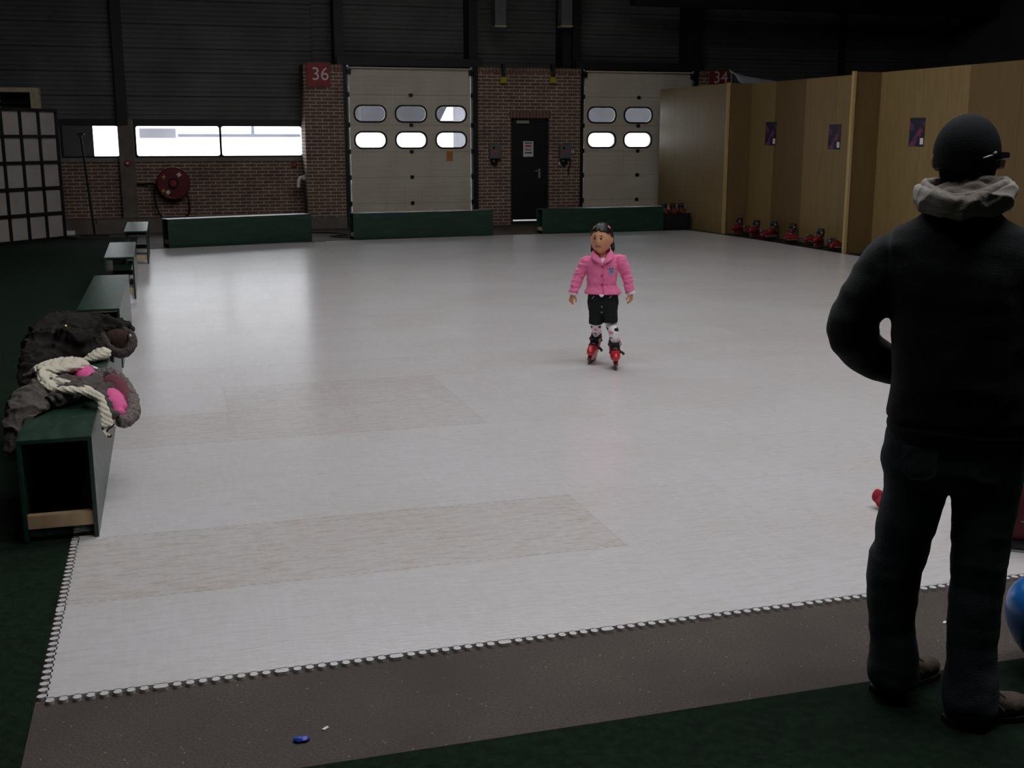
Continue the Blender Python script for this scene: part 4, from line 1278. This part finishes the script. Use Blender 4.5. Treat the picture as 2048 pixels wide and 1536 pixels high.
mb = MB()
ringt(mb, [(1874, 383, .0), (1890, 376, -.062), (1928, 365, -.086), (1975, 361, -.075), (1994, 367, -.0), (1965, 376, .05), (1930, 380, .065), (1892, 382, .05)], (.010, .014))
ringt(mb, [(1872, 392, .0), (1888, 390, -.072), (1918, 381, -.100), (1958, 375, -.094), (1992, 371, -.02), (1965, 384, .05), (1930, 388, .065), (1890, 392, .05)], (.012, .012))
ringt(mb, [(1884, 400, .0), (1900, 397, -.085), (1935, 389, -.110), (1970, 382, -.085), (1990, 380, -.0), (1965, 392, .04), (1930, 396, .05), (1898, 398, .04)], (.014, .014))
organic(mb, 'hood_lining', 'fleece_beige', man, .005, 2, fold=wr(.006, 18, (1, 1, 2.), 2.))

# cap, hair, sunglasses
ctop = M(1936, 231, .0)
cc = M(1933.5, 306, -.0)
cr = (.0855, .104, (ctop.z - cc.z) * 1.02)
shell(cc, cr, mrot, lambda d: d.z > -.36 - .10 * d.y, man, 'cap', 'cap_black', .006, 48, lambda d: (1 + .012 * abs(math.sin(3 * math.atan2(d.x, d.y))) * (1 - d.z)) / (math.sqrt(1 - d.z * d.z) ** .8 if -.9 < d.z < 0 else 1), 1)
capo = man.children[-1]
mb = MB(); mb.ball(M(1930, 233.5, -.005), (.013, .013, .007)); mb.build('top_button', 'cap_black', capo, True)
mb = MB(); b0 = cc + Vector((0, .10, -.012))
mb.grid(lambda u, v: Vector((cc.x + (u - .5) * .17 * (1 - .25 * v * v), cc.y + .085 + .075 * v - .06 * (2 * u - 1) ** 2, cc.z - .012 - .03 * (2 * u - 1) ** 2 - .012 * v)), 15, 7)
me = mb.mesh('brim', 'cap_black', 'all'); me = bake(me, [('SOLIDIFY', dict(thickness=.004))]); me.name = 'brim'; link('brim', me, capo)
mb = MB(); mb.tube([M(1905, 306, -.112), M(1920, 301.5, -.118), M(1940, 301.5, -.118), M(1955, 306, -.112)], .003, n=8); mb.build('strap', 'gloss_black', capo, True)
mb = MB(); mb.ball(mc + Vector((0, -.022, -.012)), (.076, .082, .105)); mb.tube([mc + Vector((0, -.035, -.02)), M(1936, 352, -.03), M(1936, 374, -.028)], [.070, .070, .064])
organic(mb, 'hair', 'hair_short', man, .006, 3, fold=lambda p: .002 * noise.noise(Vector((p.x * 70, p.y * 70, p.z * 18))))
sg = link('sunglasses', None, man)
mb = MB(); mb.tube([M(1945, 322, -.118), M(1962, 318, -.116), M(1980, 312, -.098), M(1997, 312, -.055)], [(.003, .008), (.003, .012), (.003, .012), (.003, .009)], n=10, up=(0, 0, 1)); mb.build('lens', 'gloss_black', sg, True)
mb = MB(); mb.tube([M(1966.5, 316.5, -.122), M(1976, 313.5, -.114), M(1985, 310.5, -.1)], [.0022, .0028, .0022], n=8); mb.build('lens_glint', 'silver', sg, True)  # silver strip added to stand in for the glint on the lens
mb = MB(); mb.tube([M(1988, 307, -.09), M(1991.5, 305, -.075), M(1993, 304, -.06)], [.002, .004, .002], n=8); mb.build('hinge', 'silver', sg, True)
mb = MB(); mb.tube([M(1990, 314, -.075), M(2003, 312, -.045), M(2017, 311.5, -.005)], [(.004, .011), (.004, .011), (.004, .010)], n=10, up=(0, 0, 1)); mb.build('temple_arm', 'gloss_black', sg, True)

# jeans
mb = MB()
mb.loft([ms(1782, 2046, 830, .118), ms(1772, 2050, 870, .124), ms(1764, 2052, 905, .128), ms(1761, 2050, 930, .130), ms(1766, 2046, 958, .12), ms(1775, 2040, 972, .10)], 32, 2.4)
legL = ((940, 1766, 1915, .112, .0), (975, 1768, 1897, .105, .0), (1010, 1760, 1886, .10, .0), (1050, 1753, 1873, .095, .0), (1085, 1749, 1861, .09, .0), (1110, 1738, 1853, .088, .0), (1140, 1734, 1843, .085, .0), (1190, 1733, 1836, .080, .005), (1250, 1738, 1830, .078, .01), (1300, 1740, 1836, .080, .01), (1335, 1735, 1840, .088, .015), (1362, 1740, 1838, .092, .015))
legR = ((940, 1905, 2050, .112, .0), (975, 1903, 2044, .108, .0), (1010, 1902, 2038, .104, -.005), (1060, 1902, 2026, .098, -.015), (1120, 1903, 2015, .09, -.025), (1160, 1902, 2011, .086, -.03), (1190, 1895, 2006, .083, -.04), (1240, 1893, 2001, .080, -.045), (1290, 1893, 1996, .080, -.05), (1340, 1890, 1996, .086, -.055), (1385, 1884, 2001, .095, -.06), (1412, 1882, 1996, .096, -.06))
for lg in (legL, legR): mb.loft([ms(a, b, y, ry, d) for y, a, b, ry, d in lg], 24, 2.2)
def jnf(p):
    z = p.z; low = max(0, 1 - z / .35); knee = math.exp(-((z - .47) / .12) ** 2); hip = math.exp(-((z - .82) / .12) ** 2)
    return wr(.0045, 8, (.7, .7, 1.6), 4.)(p) * (.5 + 1.4 * low + 1.1 * knee + .5 * hip)
jn = organic(mb, 'jeans', 'denim', man, .0085, 4, fold=jnf)
sj = snapper(jn)
for xa, xb, ya, yb in ((1800, 1875, 895, 960), (1938, 2022, 900, 965)):
    c = M((xa + xb) / 2, (ya + yb) / 2, -.12); w_ = (M(xb, ya, -.12).x - M(xa, ya, -.12).x) / 2; h_ = abs(M(xa, ya, -.12).z - M(xa, yb, -.12).z) / 2
    f, b = [], []
    out = [(-w_, h_), (-.3 * w_, h_), (.3 * w_, h_), (w_, h_), (w_, 0), (w_ * .96, -h_ * .6), (.4 * w_, -h_), (0, -h_ * 1.12), (-.4 * w_, -h_), (-w_ * .96, -h_ * .6), (-w_, 0)]
    for u, v in out:
        p, n = sj(c.x + u, c.z + v); f.append(p + Vector((0, -.004, 0))); b.append(p + Vector((0, .005, 0)))
    mb = MB(); mb.rings([b, f]); mb.build('back_pocket', 'denim_seam', jn)

# shoes
def shoe(h, t):
    h, t = loc_of(G(*h, .006)), loc_of(G(*t, .006)); d = t - h; a = math.atan2(d.y, d.x)
    s = link('shoe', None, man); s.location = (h.x, h.y, .006); s.rotation_euler = (0, 0, a)
    def sec(x, z, w, hh, cy=0.): return [Vector((x, cy + w * math.cos(q), max(0.012, z + hh * math.sin(q)))) for q in [2 * math.pi * k / 20 for k in range(20)]]
    mb = MB(); mb.rings([sec(.0, .06, .022, .03), sec(.012, .055, .036, .05), (sec(.05, .055, .039, .055)), sec(.10, .056, .040, .052), sec(.15, .048, .044, .040), sec(.20, .040, .049, .033), sec(.245, .036, .045, .030), sec(.272, .032, .03, .022), sec(.282, .028, .012, .012)])
    organic(mb, 'upper', 'shoe_brown', s, .006, 3, fold=wr(.0015, 30))
    mb = MB(); out = [(-.006, 0), (.0, .028), (.03, .040), (.1, .040), (.16, .045), (.21, .052), (.255, .045), (.28, .026), (.288, 0), (.28, -.026), (.255, -.045), (.21, -.052), (.16, -.045), (.1, -.040), (.03, -.040), (0, -.028)]
    mb.prism(out, 0., .02, lambda u, v, z: Vector((u, v, z))); mb.build('sole', 'sole_dark', s)
    mb = MB()
    for k in range(4):
        x = .115 + k * .022; z = .104 - k * .009
        mb.tube([(x, -.034, z - .025), (x + .004, 0, z), (x + .008, .034, z - .025)], .0035, n=8)
    mb.tube([(.112, 0, .108), (.10, -.03, .105), (.125, -.05, .075), (.15, -.055, .05)], .003, n=8); mb.tube([(.112, 0, .108), (.125, -.02, .112), (.16, -.045, .085)], .003, n=8)
    mb.build('laces', 'lace', s, True)
shoe((1752, 1388), (1862, 1345)); shoe((1893, 1448), (2060, 1424))

# ================================================================ things on the right
bc = G(2100, 1338, .006)
b = thing('balloon', 'bright blue balloon on the floor at the right edge beside the man', 'balloon', (bc.x, bc.y, .006))
mb = MB(); mb.ball((0, 0, .168), (.15, .15, .16), None, 32, lambda d: Vector((d.x * (1 + .22 * d.z), d.y * (1 + .22 * d.z), d.z))); mb.build('skin', 'balloon_blue', b, 'all')
mb = MB(); mb.cyl((0, 0, .012), (.0, 0, .0), .008, 12, .018); mb.build('knot', 'balloon_blue', b, True)
bc = G(2075, 1096, TH)
b = thing('sports_bag', 'dark red bag with black base and pale rim at right edge behind the man', 'bag', (bc.x, bc.y + .10, TH), R(-38))
mb = MB(); mb.box((-.20, -.15, .03), (.24, .15, .30), .06); organic(mb, 'body', 'bag_red', b, .012, 5, fold=wr(.006, 8))
MB().box((-.21, -.16, .006), (.25, .16, .045), .012).build('base', 'black_plastic', b, True)
MB().box((-.215, -.166, 0), (.255, .166, .008), .002).build('rim', 'buckle_grey', b)
MB().box((-.2, -.153, .128), (.24, -.149, .133)).build('zip', 'buckle_grey', b)
MB().ball((-.15, -.158, .09), (.016, .008, .02)).build('toggle', 'white_cotton', b, True)
mb = MB(); mb.tube([(-.1, 0, .28), (-.06, 0, .38), (.1, 0, .38), (.14, 0, .28)], .011, n=8); mb.build('handle', 'black_plastic', b, True)
bc = G(1766, 1020, TH)
b = thing('mitten', 'small red mitten on the mat peeking out behind the man\'s left leg', 'mitten', (bc.x, bc.y, TH), -M.th)
mb = MB(); mb.ball((.02, .0, .034), (.055, .035, .034)); mb.ball((-.028, .02, .058), (.026, .022, .034)); mb.ball((.06, 0, .05), (.04, .035, .035)); organic(mb, 'palm', 'mitten_red', b, .006, 3, fold=wr(.003, 30))
mb = MB(); mb.tube([(.09, 0, .055), (.13, 0, .06)], [(.036, .034), (.038, .036)], n=14, sub=1); mb.build('cuff', 'black_plastic', b, True)

# ================================================================ rental skates and crate by the partition
def rental(label, loc, rz, tilt=0., group='red rental skates along the partition', first=[None]):
    if first[0] is None:
        o = thing('inline_skate', label, 'inline skate', loc, rz, group); skate(o); first[0] = o
        for ch in o.children:               # same red as the girl's skates, darkened to put the shade into it
            if ch.data.materials[0] == MATS['skate_red']: ch.data = ch.data.copy(); ch.data.materials[0] = MATS['skate_red_shaded']
    else:
        o = copy_tree(first[0]); o.location = loc; tag(o, label, 'inline skate', group); o['group'] = group
    o.rotation_euler = (0, tilt, rz); o.scale = (1.12, 1.12, 1.12)
    return o
rnd = random.Random(5)
LAB = 'red and black inline skate in the %s pile against the plywood'
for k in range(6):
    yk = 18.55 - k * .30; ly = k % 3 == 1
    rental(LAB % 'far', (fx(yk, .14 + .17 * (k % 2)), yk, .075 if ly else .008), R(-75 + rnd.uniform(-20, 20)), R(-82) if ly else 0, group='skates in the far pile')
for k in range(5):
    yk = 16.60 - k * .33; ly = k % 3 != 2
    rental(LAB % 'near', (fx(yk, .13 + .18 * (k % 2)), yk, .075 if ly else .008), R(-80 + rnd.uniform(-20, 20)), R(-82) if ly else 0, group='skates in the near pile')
crl = thing('crate', 'open black crate of red skates in front of the plywood corner', 'crate', (8.93, 19.98, 0), R(-3))
L_, Wd, Hc = .55, .42, .30
mb = MB()
mb.box((0, 0, 0), (L_, Wd, .02)); 
for a_, b__ in (((0, 0, 0), (L_, .018, Hc)), ((0, Wd - .018, 0), (L_, Wd, Hc)), ((0, 0, 0), (.018, Wd, Hc)), ((L_ - .018, 0, 0), (L_, Wd, Hc))): mb.box(a_, b__)
mb.build('tub', 'black_plastic', crl)
mb = MB(); mb.tube([(0, 0, Hc), (L_, 0, Hc), (L_, Wd, Hc), (0, Wd, Hc)], .014, n=8, sub=1, close=True); mb.build('rim', 'black_plastic', crl, True)
for k in range(3):
    x, y_ = .11 + .17 * k, .21
    a_ = R(-3); p = Vector((8.93 + x * math.cos(a_) - y_ * math.sin(a_), 19.98 + x * math.sin(a_) + y_ * math.cos(a_), .19))
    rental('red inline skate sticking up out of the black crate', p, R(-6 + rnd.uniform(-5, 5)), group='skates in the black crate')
for k in range(3):
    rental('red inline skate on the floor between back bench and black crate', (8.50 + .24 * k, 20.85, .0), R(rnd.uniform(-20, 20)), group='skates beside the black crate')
c = W(1333, 414, 21.2)
b = thing('shoe_box', 'pale beige lidded box behind the right end of the back bench', 'box', (c.x - .13, 21.2, 0))
MB().box((-.15, -.14, 0), (.15, .14, c.z - .03), .008).build('carton', 'coat_grey', b); MB().box((-.165, -.15, c.z - .05), (.165, .15, c.z + .03), .006).build('lid', 'crossbar_wood', b)

# ================================================================ coats and scarves on the front bench
def w3(px, py, Y): return W(px, py, Y)
def rest(p):
    # cloth lies on the bench, never inside it
    if 5.03 < p.y < 8.43 and -.668 < p.x < -.340 and p.z < .470:
        up_, lf, rt = .470 - p.z, p.x + .668, -.340 - p.x
        if up_ <= lf and up_ <= rt: return Vector((p.x, p.y, .4705))
        return Vector((-.668, p.y, p.z)) if lf < rt else Vector((-.340, p.y, p.z))
    return p
mb = MB()
mb.tube([w3(30, 905, 5.42), w3(38, 870, 5.45), w3(52, 825, 5.55), w3(85, 790, 5.75), w3(130, 778, 5.85), w3(180, 780, 5.85), w3(212, 795, 5.8)], [(.05, .04), (.07, .05), (.085, .06), (.11, .06), (.13, .06), (.12, .06), (.08, .05)], n=16, up=(.2, 0, 1))
mb.tube([w3(75, 765, 6.05), w3(110, 755, 6.2), w3(160, 760, 6.2), w3(205, 770, 6.1)], [(.08, .05), (.12, .07), (.12, .06), (.08, .05)], n=16, up=(0, 0, 1))
mb.tube([w3(104, 800, 5.62), w3(125, 792, 5.68), w3(160, 783, 5.75)], [(.05, .036), (.055, .042), (.06, .05)], n=14, up=(0, 0, 1))
mb.tube([w3(186, 768, 5.95), w3(205, 775, 5.85), w3(206, 790, 5.75), w3(214, 812, 5.66), w3(226, 832, 5.6)], [(.05, .03), (.045, .03), (.03, .03), (.025, .025), (.025, .025)], n=12)
coat = tag(link('coat', None, None, G(140, 790, .45)), 'grey winter coat with pink lining and furry hood draped over the front bench', 'coat', )
organic(mb, 'coat_body', 'coat_grey', coat, .0075, 3, fold=crease(.022, 10, 9.), world=True, post=rest)
mb = MB(); mb.tube([w3(97, 803.5, 5.59), w3(104, 801, 5.60)], [(.036, .026), (.034, .025)], n=14, up=(0, 0, 1), sub=1); mb.build('cuff_lining', 'black_rubber', coat, True, world=True)
fp = [w3(186, 760, 6.02), w3(206, 750, 6.06), w3(226, 752, 6.04), w3(243, 766, 5.95), w3(256, 785, 5.86), w3(264, 806, 5.78), w3(264, 826, 5.70), w3(252, 840, 5.64), w3(237, 843, 5.6)]
mb = MB(); mb.tube(fp, [.03, .037, .038, .036, .035, .036, .038, .036, .026], n=14)
organic(mb, 'fur_trim', 'fur_grey', coat, .006, 2, fold=lambda p: .007 * noise.noise(p * 55) + .005 * noise.noise(p * 110), world=True)
mb = MB(); mb.tube([w3(212, 763, 5.98), w3(228, 772, 5.9), w3(242, 795, 5.82), w3(250, 818, 5.74)], [(.05, .03), (.06, .035), (.05, .035), (.03, .03)], n=12, up=(-.5, 0, 1))
organic(mb, 'hood_lining', 'maroon_lining', coat, .008, 3, fold=wr(.005, 18), world=True)
mb = MB(); mb.tube([w3(208, 785, 5.84), w3(222, 795, 5.78), w3(232, 812, 5.71), w3(238, 826, 5.66), w3(248, 820, 5.66)], [(.04, .035), (.055, .042), (.052, .042), (.04, .036), (.02, .02)], n=14)
organic(mb, 'pink_lining', 'pink_lining', coat, .007, 3, fold=wr(.005, 16), world=True)
mb = MB(); mb.tube([w3(151, 741, 6.24), w3(162, 746, 6.2), w3(176, 757, 6.12), w3(188, 767, 6.02)], [(.05, .035), (.065, .046), (.06, .044), (.045, .03)], n=14, up=(0, 0, 1))
organic(mb, 'pink_sleeve_lining', 'pink_lining', coat, .007, 3, fold=wr(.006, 14, (1, 1, 1), 4.), world=True)

sc1 = tag(link('scarf', None, None, G(140, 770, .5)), 'cream ribbed scarf lying over the grey coat and hanging down the bench side', 'scarf')
def rib(p): return .0022 * math.sin(p.z * 330 + p.x * 160 + 3 * noise.noise(p * 9)) + wr(.006, 12, (1, 1, 1), 6.)(p) - .003
mb = MB()
mb.tube([w3(86, 744, 6.0), w3(83, 754, 5.86), w3(92, 768, 5.75), w3(112, 778, 5.68), w3(142, 781, 5.63), w3(172, 784, 5.60), w3(196, 794, 5.56), w3(203, 804, 5.53)], [(.02, .03), (.02, .03), (.034, .022), (.04, .018), (.04, .018), (.036, .018), (.028, .018), (.02, .018)], n=14, up=(0, 0, 1))
mb.tube([w3(92, 748, 5.92), w3(112, 760, 5.80), w3(140, 769, 5.76), w3(170, 778, 5.72), w3(198, 792, 5.6)], [(.03, .014), (.034, .016), (.034, .016), (.03, .015), (.02, .015)], n=12, up=(0, 0, 1))
mb.tube([w3(88, 746, 5.98), w3(105, 738, 6.1), w3(125, 733, 6.2), w3(143, 728, 6.28)], [(.05, .025), (.10, .035), (.12, .04), (.11, .04)], n=16, up=(0, 0, 1))
mb.tube([w3(140, 722, 6.35), w3(144, 733, 6.26), w3(147, 747, 6.15)], [(.03, .03), (.04, .03), (.03, .02)], n=12)
mb.tube([w3(203, 802, 5.54), w3(207, 816, 5.50), w3(212, 838, 5.46), w3(216, 856, 5.43)], [(.018, .022), (.014, .026), (.014, .033), (.012, .038)], n=14, up=(1, .4, 0))
organic(mb, 'knit', 'scarf_cream', sc1, .0055, 2, fold=rib, world=True, post=rest)
mb = MB(); mb.tube([w3(205, 856, 5.42), w3(208, 862, 5.42), w3(213, 864, 5.42), w3(217, 858, 5.42), w3(225, 853, 5.42), w3(228, 848, 5.43)], .004, n=6); mb.tube([w3(207, 863, 5.42), w3(213, 870, 5.41), w3(220, 874, 5.41), w3(223, 870, 5.41)], .004, n=6)
mb.build('dark_edging', 'black_rubber', sc1, True, world=True)
mb = MB(); mb.tube([w3(207, 860, 5.425), w3(214, 868, 5.42), w3(219, 873, 5.42)], [(.012, .006), (.018, .006), (.01, .006)], n=8); mb.build('loose_end', 'scarf_cream', sc1, True, world=True)

coat2 = tag(link('coat', None, None, G(170, 715, .45)), 'dark brown coat heaped on the far end of the front bench', 'coat')
mb = MB()
mb.tube([w3(62, 790, 6.45), w3(76, 748, 6.7), w3(88, 705, 6.95), w3(104, 672, 7.1), w3(150, 658, 7.25), w3(200, 662, 7.25)], [(.05, .05), (.09, .06), (.11, .08), (.11, .09), (.15, .09), (.10, .07)], n=16, up=(.3, 0, 1))
mb.tube([w3(100, 735, 6.85), w3(130, 712, 6.95), w3(165, 700, 7.0), w3(200, 698, 7.05), w3(222, 696, 7.08)], [(.10, .07), (.12, .10), (.12, .10), (.10, .07), (.06, .05)], n=16, up=(0, 0, 1))
mb.tube([w3(120, 650, 7.5), w3(165, 650, 7.55), w3(215, 655, 7.5), w3(255, 662, 7.4)], [(.08, .05), (.12, .07), (.10, .06), (.05, .04)], n=16, up=(0, 0, 1))
mb.tube([w3(120, 670, 7.05), w3(150, 680, 6.95), w3(180, 672, 7.0)], [(.06, .05), (.09, .07), (.06, .05)], n=14, up=(0, 0, 1))
organic(mb, 'coat_body', 'coat_brown', coat2, .009, 3, fold=crease(.034, 7.5, 2.), world=True, post=rest)
mb = MB(); fp = [w3(203, 668, 7.05), w3(214, 688, 7.0), w3(226, 702, 6.95), w3(243, 707, 6.93), w3(258, 700, 6.95), w3(265, 684, 7.0), w3(260, 668, 7.1), w3(245, 659, 7.15)]
mb.tube(fp, [.02, .022, .026, .028, .028, .028, .026, .022], n=12); organic(mb, 'fur_trim', 'fur_dark', coat2, .007, 2, fold=lambda p: .006 * noise.noise(p * 60), world=True)
mb = MB(); mb.ball(w3(236, 682, 7.1), (.085, .07, .07)); organic(mb, 'hood_lining', 'fur_brown', coat2, .009, 3, fold=wr(.006, 14), world=True)
mb = MB(); mb.tube([w3(215, 655, 7.45), w3(245, 652, 7.45), w3(262, 655, 7.4), w3(268, 661, 7.35)], [(.03, .012), (.035, .012), (.02, .012), (.006, .006)], n=10, up=(0, 0, 1)); mb.build('belt', 'black_denim', coat2, True, world=True)
MB().ball(w3(131, 653, 7.02), .011).build('button', 'gold', coat2, True, world=True); MB().ball(w3(260, 671.5, 6.97), .009).build('button', 'silver', coat2, True, world=True)
sc2 = tag(link('scarf', None, None, G(190, 718, .46)), 'pale cream scarf end poking out beneath the dark brown coat', 'scarf')
mb = MB(); mb.tube([w3(150, 719, 6.78), w3(172, 720, 6.74), w3(188, 713, 6.76), w3(205, 707, 6.8), w3(221, 706, 6.8)], [(.03, .012), (.04, .016), (.05, .028), (.06, .034), (.03, .022)], n=14, up=(0, 0, 1))
organic(mb, 'knit', 'scarf_cream', sc2, .006, 2, fold=rib, world=True, post=rest)
c = G(174, 749, .452)
tag(MB().box((-.02, -.03, 0), (.02, .03, .05), .006, Matrix.Rotation(R(25), 3, 'Y')).build('tissue', 'white_card', loc=(G(186, 752, .45).x, G(186, 752, .45).y, .45)), 'small white folded tissue behind the grey coat on the bench', 'tissue')

# ---------------------------------------------------------------- light: overcast sky through rooflights and windows
w = bpy.data.worlds.new('sky'); SC.world = w; w.use_nodes = True
bg = w.node_tree.nodes['Background']; bg.inputs[0].default_value = (.985, .98, 1., 1); bg.inputs[1].default_value = SKY
def portal(loc, rot, sx, sy):
    l = bpy.data.lights.new('daylight_portal', 'AREA'); l.shape = 'RECTANGLE'; l.size = sx; l.size_y = sy; l.cycles.is_portal = True
    o = link('daylight_portal', l, None, loc); o.rotation_euler = rot
for a, b in ROOF: portal(((RX0 + RX1) / 2, (a + b) / 2, HT), (0, 0, 0), RX1 - RX0, b - a)
for a, b, ww, hh in WINS: portal(((a + b) / 2, YW + .02, (zs0 + zs1) / 2), (R(-90), 0, 0), ww, hh)
for d0, d1 in (D36, D34):
    for z in (1.652, 2.143):
        portal(((d0 + d1) / 2, YP + .2, z), (R(-90), 0, 0), 2.25, .3)

vs = SC.view_settings
SC.display_settings.display_device = 'sRGB'
vs.view_transform = 'Standard'; vs.look = 'None'; vs.exposure = EXPO; vs.gamma = 1.; vs.use_curve_mapping = False
cy = SC.cycles
cy.use_denoising = True
cy.max_bounces = 8; cy.diffuse_bounces = 4; cy.glossy_bounces = 4; cy.transparent_max_bounces = 12
cy.sample_clamp_indirect = 6.; cy.caustics_reflective = False; cy.caustics_refractive = False
